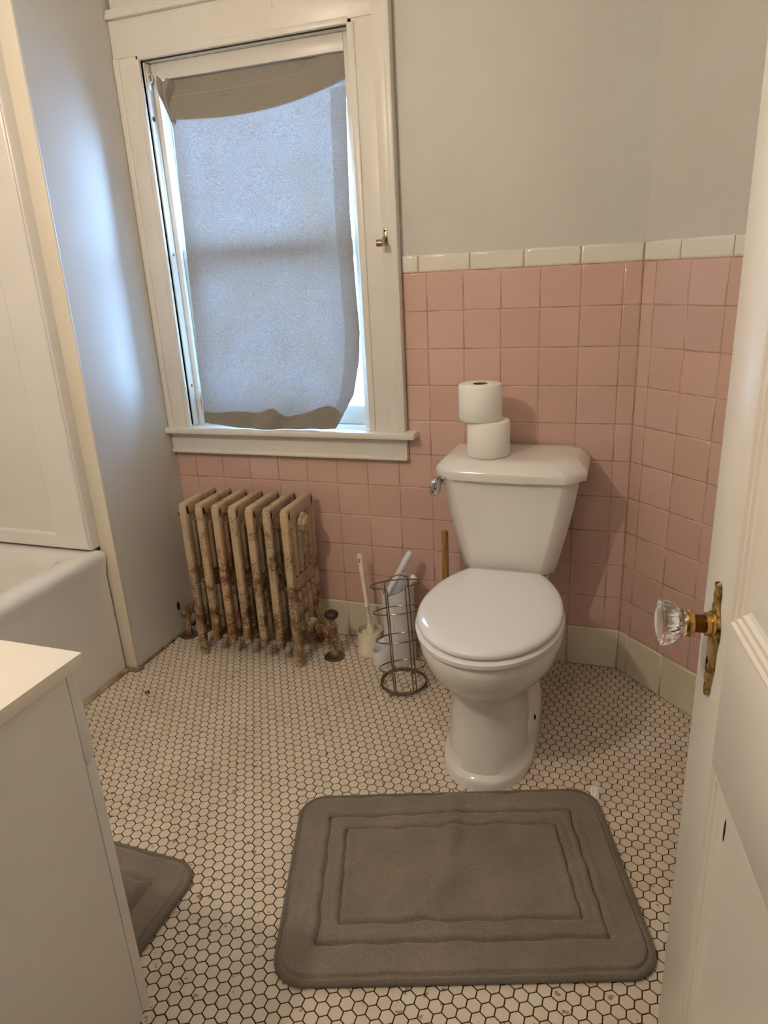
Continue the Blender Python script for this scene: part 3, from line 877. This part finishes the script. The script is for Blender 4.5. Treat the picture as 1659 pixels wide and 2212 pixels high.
m = MB()
tk = [(0.402, 0.122, -0.222), (0.408, 0.130, -0.229), (0.430, 0.138, -0.231), (0.52, 0.160, -0.234), (0.60, 0.177, -0.236), (0.690, 0.192, -0.238)]
m.loft([rrect(h, f, -0.035, 0.048 if z > 0.41 else 0.040, 0.02, z, bow=0.006) for z, h, f in tk])
m.build('tank', M_porc, toi, smooth=50)
m = MB()
lk = [(0.684, 0.198, -0.242), (0.686, 0.208, -0.252), (0.704, 0.210, -0.254), (0.712, 0.207, -0.251), (0.726, 0.194, -0.238), (0.7335, 0.184, -0.228), (0.7365, 0.176, -0.219), (0.738, 0.150, -0.196)]
m.loft([rrect(h, f, -0.020 - (0.02 if h < 0.16 else 0), 0.064, 0.02, z, bow=0.008) for z, h, f in lk])
m.build('tank_lid', M_porc, toi, smooth=50)

m = MB()
m.lathe([(0.014, -0.014), (0.017, -0.010), (0.017, 0.0), (0.012, 0.002)], 18, (-0.190, -0.150, 0.655), 'X')
m.box(-0.222, -0.196, -0.236, -0.186, 0.628, 0.678, 0.010, 3)
m.box(-0.216, -0.202, -0.200, -0.140, 0.646, 0.666, 0.006, 3)
m.build('flush_lever', M_chrome, toi, smooth=50)

# ------------------------------------------------------------------ toilet paper rolls
def roll(loc, label):
    e = empty('toilet_roll', loc); tag(e, label, 'toilet roll', 'toilet rolls on the tank')
    m = MB(); R, r, h = 0.0595, 0.0205, 0.101
    m.lathe([(r, 0.001), (R - 0.004, 0.0), (R, 0.004), (R, h - 0.004), (R - 0.004, h), (r, h - 0.001), (r, 0.001)], 48)
    m.f = [f for f in m.f if len(f) == 4]
    m.build('paper', M_paper, e, smooth=50)
    m = MB(); m.lathe([(r, 0.001), (r, h - 0.001), (r - 0.0012, h - 0.001), (r - 0.0012, 0.001), (r, 0.001)], 32)
    m.f = [f for f in m.f if len(f) == 4]
    m.build('cardboard_core', M_card, e, smooth=50)
roll((0.212, -0.160, 0.7385), 'lower white toilet paper roll standing on tank lid')
roll((0.190, -0.163, 0.8400), 'upper white toilet paper roll stacked on another roll')

# ------------------------------------------------------------------ plunger
pg = empty('plunger', (0.066, -0.112, 0)); tag(pg, 'plunger with wooden dowel handle standing behind toilet', 'plunger')
m = MB(); m.tube([(0, 0, 0.06), (0.0, 0, 0.25), (0.0, 0.004, 0.473), (0, 0.004, 0.476)], [0.0105, 0.0105, 0.0105, 0.009], 16); m.build('handle', M_dowel, pg)
m = MB(); m.lathe([(0.052, 0.0), (0.056, 0.004), (0.056, 0.012), (0.045, 0.035), (0.022, 0.052), (0.016, 0.075)], 28); m.build('rubber_cup', M_rubber, pg)

# ------------------------------------------------------------------ brush in round cup
tb = empty('toilet_brush', (-0.212, -0.086, 0)); tag(tb, 'cream toilet brush standing in a short round cup', 'toilet brush')
m = MB(); m.lathe([(0.046, 0.0), (0.047, 0.004), (0.047, 0.014), (0.0445, 0.018), (0.044, 0.088), (0.042, 0.088), (0.0415, 0.012), (0.001, 0.010)], 36); m.build('cup', M_brushwhite, tb, smooth=40)
hd = Vector((-0.030, 0.018, 0.28)).normalized()
def along(t): return Vector((0.004, -0.006, 0.085)) + hd * t
m = MB()
m.tube([along(-0.02), along(0.0), along(0.022), along(0.03), along(0.085), along(0.088), along(0.094), along(0.097), along(0.20), along(0.272), along(0.276)],
       [0.017, 0.016, 0.008, 0.006, 0.0052, 0.0085, 0.0085, 0.0055, 0.0075, 0.0095, 0.008], 16)
hnd = m.build('handle', M_brushwhite, tb, smooth=50)
m = MB(); c = along(0.256); m.box(c.x - 0.003, c.x + 0.003, c.y - 0.0105, c.y + 0.0105, c.z - 0.008, c.z + 0.008, 0.001); m.build('hanging_hole', simple('hole_shade', lin(170, 120, 100), rough=0.8), hnd)
m = MB()
for k in range(16):
    a = 2 * PI * k / 16; p = along(-0.006)
    m.tube([p + Vector((math.cos(a) * 0.012, math.sin(a) * 0.012, 0)), p + Vector((math.cos(a) * 0.034, math.sin(a) * 0.034, -0.004))], 0.0028, 5)
m.build('bristles', M_bristle, tb)

# ------------------------------------------------------------------ tall slanted holder with brush
hc = empty('brush_holder', (-0.098, -0.105, 0)); tag(hc, 'tall bluish white plastic holder with slanted open top', 'holder')
def slant(r, base, n=48):
    # high toward the back right, low toward the front left
    ring = []
    for k in range(n):
        a = 2 * PI * k / n; x, y = r * math.cos(a), r * math.sin(a)
        ring.append((x, y, base + 0.60 * (x * 0.62 + y * 0.55)))
    return ring
def ring(r, z, n=48): return [(r * math.cos(2 * PI * k / n), r * math.sin(2 * PI * k / n), z) for k in range(n)]
m = MB()
m.loft([ring(0.052, 0.0), ring(0.053, 0.004), slant(0.0535, 0.275), slant(0.0515, 0.275), ring(0.050, 0.010)], True, True)
m.build('tube', M_bluewhite, hc, smooth=40)
m = MB()  # side pocket
ctr = Vector((-0.050, -0.042, 0))
def pocket(r, z0, sl):
    return [(ctr.x + r * math.cos(2 * PI * k / 32), ctr.y + r * math.sin(2 * PI * k / 32), z0 + sl * (0.6 * math.cos(2 * PI * k / 32) + 0.4 * math.sin(2 * PI * k / 32)) * r) for k in range(32)]
m.loft([pocket(0.036, 0.0, 0), pocket(0.037, 0.003, 0), pocket(0.034, 0.062, 0.9), pocket(0.031, 0.070, 0.9), pocket(0.0285, 0.066, 0.9), pocket(0.027, 0.010, 0)], True, True)
m.build('side_pocket', M_bluewhite, hc, smooth=50)
m = MB()
p0, p1 = Vector((-0.036, -0.026, 0.235)), Vector((0.042, 0.024, 0.385))
m.tube([Vector((-0.034, -0.020, 0.012)), Vector((-0.038, -0.026, 0.19)), p0, p0.lerp(p1, 0.35), p0.lerp(p1, 0.68), p0.lerp(p1, 0.86), p0.lerp(p1, 0.985), p1], [0.009, 0.009, 0.0095, 0.0105, 0.0115, 0.0125, 0.0105, 0.008], 18)
wand = m.build('brush_wand', M_bluewhite, hc, smooth=50)
m = MB(); q1 = p0.lerp(p1, 0.76); ax = (p1 - p0).normalized(); q2 = ax.orthogonal().normalized(); q3 = ax.cross(q2)
m.tube([q1 + 0.0118 * (math.cos(t) * q2 + math.sin(t) * q3) + ax * 0.010 * math.sin(t) for t in [2 * PI * k / 28 for k in range(28)]], 0.0008, 5, True)
m.build('seam', M_brushwhite, wand)
m = MB(); m.ball((0.052, 0.012, 0.297), 0.013, 12, (1.0, 0.7, 1.0)); m.build('brush_head_tip', M_brushwhite, hc)

# ------------------------------------------------------------------ wire paper stand
ws = empty('paper_stand', (-0.040, -0.258, 0), math.radians(33)); tag(ws, 'brown wire toilet paper stand beside the toilet', 'paper stand')
R = 0.0715; wr = 0.0020
def lean(x, y, z): return Vector((x - 0.036 * z, y, z))
def arc(z, a0, a1, n=48, r=R, tilt=0.0): return [lean(r * math.cos(a0 + (a1 - a0) * k / n), r * math.sin(a0 + (a1 - a0) * k / n), z - tilt * math.sin(a0 + (a1 - a0) * k / n)) for k in range(n + 1)]
m = MB(); m.tube(arc(0.012, 0, 2 * PI)[:-1], 0.0027, 8, True); m.tube(arc(0.019, 0, 2 * PI)[:-1], 0.0022, 8, True); m.build('base_ring', M_nickel, ws)
for a in (math.radians(-140), math.radians(-32), math.radians(50), math.radians(150)):
    m = MB(); m.ball(lean(R * math.cos(a), R * math.sin(a), 0.0062), 0.006, 12); m.build('ball_foot', M_nickel, ws)
PLX, PRX, PY = -0.046, 0.025, -0.060
m = MB()
m.tube([lean(PLX, PY, 0.010), lean(PLX, PY, 0.388), lean(PLX + 0.003, PY, 0.394), lean(PLX + 0.030, PY, 0.410), lean(PRX - 0.026, PY, 0.412),
        lean(PRX - 0.003, PY, 0.402), lean(PRX, PY, 0.395), lean(PRX, PY, 0.010)], wr, 8)
m.build('post_frame', M_nickel, ws)
aL, aR = math.radians(-122), math.radians(-76)
top = arc(0.356, aL, aR - 2 * PI, 56, R + 0.004, 0.022)
m = MB()
e0, e1 = Vector(top[0]), Vector(top[-1])
q0, q1 = Vector((PLX + 0.006, PY + 0.002, 0)), Vector((PRX - 0.010, PY + 0.002, 0))
m.tube([lean(q0.x, q0.y, 0.012), lean(q0.x, q0.y, 0.362), lean(q0.x - 0.002, q0.y, 0.370)] + top[3:-3] + [lean(q1.x + 0.002, q1.y, 0.370), lean(q1.x, q1.y, 0.362), lean(q1.x, q1.y, 0.012)], wr, 8)
m.build('open_ring', M_nickel, ws)
for z in (0.268, 0.172, 0.072):
    m = MB(); m.tube(arc(z, 0, 2 * PI, 48, R + 0.002, 0.024)[:-1], wr, 8, True); m.build('hoop', M_nickel, ws)

# ------------------------------------------------------------------ bath mats
def bath_mat(Rg, label, fold):
    e = empty('bath_mat', (Rg['c'][0], Rg['c'][1], 0), Rg['a']); tag(e, label, 'bath mat', 'grey plush bath mats')
    W, D = Rg['w'], Rg['d']; rc = 0.060
    nx, ny = (320, 216) if W > 0.7 else (170, 110)
    def sd(x, y, hw, hd, r):      # signed distance to rounded rectangle, negative inside
        qx, qy = abs(x) - hw + r, abs(y) - hd + r
        return math.hypot(max(qx, 0), max(qy, 0)) + min(max(qx, qy), 0) - r
    def hgt(x, y):
        wob = 0.0014 * math.sin(x * 60 + 3 * math.sin(y * 40)) + 0.0008 * math.sin(y * 75 + x * 20)
        d0 = sd(x, y, W / 2, D / 2, rc)
        h = 0.017 * min(1.0, max(0.0, -d0 / 0.016)) ** 0.5
        for ins in (0.076, 0.118):
            d = sd(x + wob, y + wob, W / 2 - ins, D / 2 - ins, 0.006)
            h -= 0.009 * math.exp(-(d / 0.0030) ** 2) - 0.0025 * math.exp(-((abs(d) - 0.012) / 0.007) ** 2)
        d = sd(x, y, W / 2 - 0.011, D / 2 - 0.011, rc - 0.01)
        h -= 0.006 * math.exp(-(d / 0.0025) ** 2)
        inside = -sd(x, y, W / 2 - 0.076, D / 2 - 0.076, 0.01)
        h += 0.003 * (1 - math.exp(-max(0, inside) / 0.02))
        h += fold(x, y) * min(1, max(0, -d0 / 0.03))
        h += 0.0011 * math.sin(x * 33 + y * 27) + 0.0009 * math.sin(x * 71 - y * 50)
        return max(0.0012, h)
    m = MB(); pts = []
    for i in range(nx + 1):
        row = []
        for j in range(ny + 1):
            u, v = -1 + 2 * i / nx, -1 + 2 * j / ny
            # denser toward the edge, then pull corners in to the rounded outline
            x, y = u * W / 2, v * D / 2
            qx, qy = abs(x) - W / 2 + rc, abs(y) - D / 2 + rc
            if qx > 0 and qy > 0:
                l = math.hypot(qx, qy); mx = max(qx, qy)
                if l > 1e-9:
                    f = mx / l
                    x = math.copysign(W / 2 - rc + qx * f, x); y = math.copysign(D / 2 - rc + qy * f, y)
            row.append((x, y, hgt(x, y)))
        pts.append(row)
    m.grid(pts)
    m.build('plush', M_rug, e, smooth=180)
    m = MB()
    bp = []
    for cx, cy, a0 in ((W / 2 - rc, D / 2 - rc, 0), (-W / 2 + rc, D / 2 - rc, PI / 2), (-W / 2 + rc, -D / 2 + rc, PI), (W / 2 - rc, -D / 2 + rc, 1.5 * PI)):
        for k in range(13):
            a = a0 + PI / 2 * k / 12; bp.append((cx + (rc - 0.002) * math.cos(a), cy + (rc - 0.002) * math.sin(a), 0.0062))
    m.tube(bp, 0.006, 8, True)
    m.build('bound_edge', M_rug_edge, e, smooth=180)
    for ins in (0.076, 0.118):      # stitched channels
        hx, hy = W / 2 - ins, D / 2 - ins; lp = []
        N = 60
        for a, b in (((-hx, -hy), (hx, -hy)), ((hx, -hy), (hx, hy)), ((hx, hy), (-hx, hy)), ((-hx, hy), (-hx, -hy))):
            for k in range(N):
                x, y = a[0] + (b[0] - a[0]) * k / N, a[1] + (b[1] - a[1]) * k / N
                wob = 0.0014 * math.sin(x * 60 + 3 * math.sin(y * 40)) + 0.0008 * math.sin(y * 75 + x * 20)
                lp.append((x - wob, y - wob, hgt(x - wob, y - wob) + 0.0002))
        m = MB(); m.tube(lp, 0.0011, 5, True); m.build('stitch_line', M_stitch, e, smooth=180)
def fold1(x, y):
    # diagonal ruck from the middle of the far edge toward the near left
    f = 0.0
    t = (y + 0.02) / 0.26
    cx = 0.010 + 0.144 * (y - 0.17) if y > 0 else -0.0145 + 0.144 * y + 6.0 * y * abs(y) * 0.8
    f += 0.010 * math.exp(-((x - cx) / 0.024) ** 2) * min(1, max(0, (y + 0.16) / 0.12))
    f += 0.006 * math.exp(-((x - cx - 0.10 - 0.4 * max(0, -y)) / 0.04) ** 2) * math.exp(-((y - 0.05) / 0.1) ** 2)
    f += 0.006 * math.exp(-((x + 0.20 + y) / 0.03) ** 2) * math.exp(-((y + 0.10) / 0.05) ** 2)
    f += 0.010 * math.exp(-((x - 0.03) / 0.05) ** 2) * math.exp(-((y - 0.2425) / 0.03) ** 2)
    return f
bath_mat(RUG, 'grey plush bath mat lying in front of the toilet', fold1)
bath_mat(RUG2, 'grey plush bath mat mostly hidden by the vanity cabinet', lambda x, y: 0.004 * math.exp(-((x - 0.23 - 0.5 * (y - 0.08)) / 0.02) ** 2))

# ------------------------------------------------------------------ vanity
van = empty('vanity_cabinet', (VX1, VY1, 0)); tag(van, 'white vanity cabinet with pale countertop at lower left', 'vanity')
vw, vd = VX1 - VX0, VY1 - VY0
m = MB(); m.box(-vw, 0, -vd, 0, 0.7445, 0.765, 0.0022); m.build('countertop', M_top, van)
m = MB(); m.box(-vw + 0.012, -0.014, -vd, -0.026, 0.105, 0.7445, 0.0012); m.box(-vw + 0.012, -0.014, -vd, -0.090, 0.0, 0.105)
m.build('body', M_van, van)
m = MB(); m.box(-0.032, -0.0125, -vd, -0.0255, 0.075, 0.744, 0.001); m.box(-0.032, -0.0125, -vd, -0.085, 0.0, 0.08, 0.001); m.build('side_panel', M_van, van)
zs = 0.592
for x0, x1 in ((-vw + 0.012, -vw / 2 - 0.0015), (-vw / 2 + 0.0015, -0.012)):
    m = MB(); m.box(x0, x1, -0.0245, -0.006, 0.085, zs - 0.004, 0.0016); d = m.build('cabinet_door', M_van, van)
    xh = x1 - 0.03 if x0 < -vw / 2 else x0 + 0.03
    m2 = MB(); m2.tube([(xh, -0.006, zs - 0.16), (xh, 0.016, zs - 0.16), (xh, 0.016, zs - 0.06), (xh, -0.006, zs - 0.06)], 0.004, 8); m2.build('handle', M_chrome, d)
m = MB(); m.box(-vw + 0.012, -0.012, -0.0245, -0.006, zs + 0.002, 0.742, 0.0016); m.build('drawer_front', M_van, van)

# ------------------------------------------------------------------ bathtub and surround
tub = empty('bathtub', (-0.985, YS, 0)); tag(tub, 'white alcove bathtub with rolled rim at left', 'bathtub')
tw, tl, zt = 0.733, 1.505, 0.447
def trect(ins, z, r=0.004):
    return [(x, y, z) for x, y, _ in [(p[0], p[1], 0) for p in _tr(ins, max(0.004, r))]]
def _tr(ins, r, n=5):
    x0, x1, y0, y1 = -tw + ins, -ins, -tl + ins, -0.0085 - ins
    pts = []
    for cx, cy, a0 in ((x1 - r, y1 - r, 0), (x0 + r, y1 - r, PI / 2), (x0 + r, y0 + r, PI), (x1 - r, y0 + r, 1.5 * PI)):
        for k in range(n + 1):
            a = a0 + PI / 2 * k / n; pts.append((cx + r * math.cos(a), cy + r * math.sin(a)))
    return pts
m = MB()
m.loft([trect(0.006, 0.0), trect(0.006, 0.03), trect(0.008, 0.36), trect(0.004, 0.395), trect(0.000, 0.415), trect(0.001, 0.430), trect(0.008, 0.441), trect(0.020, zt),
        trect(0.068, zt - 0.002, 0.06), trect(0.080, zt - 0.008, 0.08), trect(0.094, 0.40, 0.09), trect(0.15, 0.14, 0.12), trect(0.19, 0.11, 0.12)])
m.build('tub_shell', M_acryl, tub, smooth=50)

su = empty('shower_surround', (-1.008, YS, zt)); tag(su, 'white molded shower wall panels above the bathtub', 'shower surround')
def panel(xa, xb, ya, yb, z0, z1, face):
    """moulded panel with a recessed field; face = 'Y' looks toward the camera, 'X' looks toward the room"""
    m = MB()
    def pt(u, v, d):
        if face == 'Y': return (xb + (xa - xb) * u, ya + d, z0 + (z1 - z0) * v)
        return (xb - d, ya + (yb - ya) * u, z0 + (z1 - z0) * v)
    m.box(xa, xb, min(ya, yb), max(ya, yb), z0, z1, 0.007, 3)
    return m
m = MB()
W0 = -0.70
m.box(W0, 0.002, -0.046, -0.0005, 0.003, 1.75, 0.007, 3)
ep = m.build('end_panel', M_acryl, su)
m = MB()   # raised border framing the recessed field
def fr(x0, x1, z0, z1, y): return [(x0, y, z0), (x1, y, z0), (x1, y, z1), (x0, y, z1)]
m.loft([fr(W0 + 0.003, -0.003, 0.008, 1.742, -0.044), fr(W0 + 0.003, -0.003, 0.008, 1.742, -0.050), fr(W0 + 0.008, -0.007, 0.012, 1.738, -0.053),
        fr(W0 + 0.10, -0.120, 0.050, 1.62, -0.053), fr(W0 + 0.104, -0.126, 0.056, 1.616, -0.050), fr(W0 + 0.106, -0.130, 0.060, 1.612, -0.044)], False, False)
m.build('raised_border', M_acryl, ep, smooth=25)
m = MB(); m.box(W0 - 0.004, W0 + 0.03, -1.49, -0.046, 0.003, 1.75, 0.007, 3); m.build('long_panel', M_acryl, su)

# ------------------------------------------------------------------ door
DA = math.radians(-82.0)
door = empty('door_1', (0.681, -1.176, 0.0), DA); tag(door, 'open white panel door with glass knob at right', 'door', kind='structure')
DW, DT = 0.712, 0.036
UP0, UP1, LP0, LP1 = 0.846, 1.90, 0.13, 0.655
ST = 0.104
for n, b in (('stile', (0, ST, 0, DT, 0.010, 2.03)), ('stile', (DW - ST, DW, 0, DT, 0.010, 2.03)),
          ('rail', (ST, DW - ST, 0.0003, DT, LP1, UP0)), ('rail', (ST, DW - ST, 0.0003, DT, 0.010, LP0)), ('rail', (ST, DW - ST, 0.0003, DT, UP1, 2.03))):
    m = MB(); m.box(*b, 0.0008 if n == 'rail' else 0.002); m.build(n, M_door, door)
for z0, z1 in ((UP0, UP1), (LP0, LP1)):
    m = MB(); m.box(ST - 0.005, DW - ST + 0.005, 0.012, DT - 0.012, z0 - 0.005, z1 + 0.005); pn = m.build('panel', M_door, door)
    prof = [(0.000, 0.0005), (0.004, 0.0005), (0.006, 0.004), (0.013, 0.0035), (0.015, 0.007), (0.022, 0.0065), (0.026, 0.010), (0.032, 0.0125)]
    m = MB()
    m.loft([[(ST + i, y, z0 + i), (DW - ST - i, y, z0 + i), (DW - ST - i, y, z1 - i), (ST + i, y, z1 - i)] for i, y in prof], False, False)
    m.build('moulding', M_door, pn, smooth=0)
# hardware
KX, KZ = 0.060, 0.822
m = MB()
n = 60; out_l, out_r = [], []
def esc_w(t):   # half width along the plate, t from 0 (bottom) to 1 (top)
    return 0.021 * (0.20 + 0.80 * math.sin(PI * min(1, max(0, t))) ** 0.6) * (0.80 + 0.10 * math.cos(2 * PI * 3.0 * (t - 0.63)) + 0.20 * math.exp(-((t - 0.60) / 0.14) ** 2) - 0.15 * math.exp(-((t - 0.85) / 0.06) ** 2) - 0.1 * math.exp(-((t - 0.33) / 0.06) ** 2))
zb, ztp = KZ - 0.098, KZ + 0.055
rings = []
for i in range(n + 1):
    t = i / n; wv = max(0.0012, esc_w(t)); z = zb + (ztp - zb) * t
    r = []
    for k in range(13):
        s = -1 + 2 * k / 12
        r.append((KX + wv * s, -0.0005 - 0.0050 * math.sqrt(max(0, 1 - s * s)) - 0.0012 * abs(math.sin(t * 30)) * (1 - s * s), z))
    rings.append(r)
m.loft(rings, False, False, closed=False)
esc = m.build('escutcheon', M_anti, door, smooth=60)
esc['label'] = 'ornate antique brass escutcheon plate with keyhole'
m = MB()
m.ball((KX, -0.0058, KZ - 0.048), 0.0038, 10, (1, 0.25, 1)); m.box(KX - 0.0016, KX + 0.0016, -0.0066, -0.0050, KZ - 0.062, KZ - 0.048)
m.build('keyhole', M_black, esc)
m = MB(); m.lathe([(0.0165, 0.0), (0.0165, -0.004), (0.0142, -0.005), (0.0142, -0.010), (0.0118, -0.011)], 28, (KX, -0.003, KZ), 'Y'); m.build('rosette', M_brass, door)
m = MB(); m.lathe([(0.0110, -0.010), (0.0110, -0.030)], 20, (KX, 0, KZ), 'Y'); m.build('shank', M_brass_dark, door)
m = MB(); m.lathe([(0.0150, -0.0265), (0.0172, -0.0275), (0.0172, -0.0315), (0.0158, -0.033), (0.0165, -0.034), (0.0155, -0.0365)], 28, (KX, 0, KZ), 'Y'); m.build('collar', M_brass, door)
m = MB()
prof = [(0.0135, -0.0350), (0.0160, -0.0370), (0.0172, -0.0390), (0.0158, -0.0415), (0.0185, -0.0440), (0.0225, -0.0490), (0.0252, -0.0555), (0.0266, -0.0620), (0.0258, -0.0645), (0.0215, -0.0650), (0.0190, -0.0672), (0.0130, -0.0690), (0.004, -0.0697)]
m.lathe(prof, 72, (KX, 0, KZ), 'Y', flute=lambda a, h: 1 + (0.07 * abs(math.cos(6 * a)) if -0.0646 < h < -0.043 else (0.05 * abs(math.cos(6 * a)) if -0.040 < h < -0.036 else 0.0)))
kn = m.build('glass_knob', M_glass, door, smooth=25)
kn['label'] = 'clear fluted glass knob'
m = MB(); m.ball((ST + 0.0400, 0.0118, 0.590), 0.012, 14, (0.22, 0.08, 1.4)); m.build('paint_chip', M_black, door)

# ------------------------------------------------------------------ small things on the floor
m = MB(); m.tube([(-0.830 + 0.0062 * math.cos(2 * PI * k / 16), -0.505 + 0.0062 * math.sin(2 * PI * k / 16), 0.0025) for k in range(16)], 0.0016, 6, True)
tag(m.build('washer', M_black), 'tiny black rubber ring lying on the hexagon tiles', 'washer')
rnd = random.Random(5)
m = MB(); m.grid([[(0.546 + 0.0030 * i + rnd.uniform(-0.0015, 0.0015), -0.616 + 0.0045 * j + rnd.uniform(-0.002, 0.002), 0.0015 + rnd.uniform(0, 0.008) * (0 < i < 7) * (0 < j < 10)) for j in range(11)] for i in range(8)])
tag(m.build('tissue_scrap', M_paper), 'crumpled scrap of tissue on floor beside bath mat', 'scrap')

# ------------------------------------------------------------------ vanity light (above the vanity, out of the frame)
vl = empty('vanity_light', (-0.44, YF, 1.97)); tag(vl, 'lit globe wall light above the vanity', 'wall light')
m = MB(); m.lathe([(0.055, 0.0), (0.055, 0.012), (0.040, 0.020)], 28, (0, 0, 0), 'Y'); m.build('back_plate', M_chrome, vl)
m = MB(); m.tube([(0, 0.018, 0), (0, 0.075, 0)], 0.012, 12); m.build('arm', M_chrome, vl)
m = MB(); m.ball((0, 0.100, 0), 0.027, 24); m.build('globe', M_bulb, vl)

# ------------------------------------------------------------------ unseen fill lamp behind the camera, added to brighten the shaded areas
hl = empty('added_fill_lamp', (0.35, -2.75, ZC)); tag(hl, 'unseen globe lamp added in the hallway as fill', 'ceiling light')
m = MB(); m.lathe([(0.09, 0.0), (0.09, -0.02), (0.06, -0.03)], 28); m.build('fill_lamp_plate', M_chrome, hl)
m = MB(); m.ball((0, 0, -0.11), 0.085, 24); m.build('globe', emit_mat('fill_globe', LAMP_COLOR, 22.0), hl)
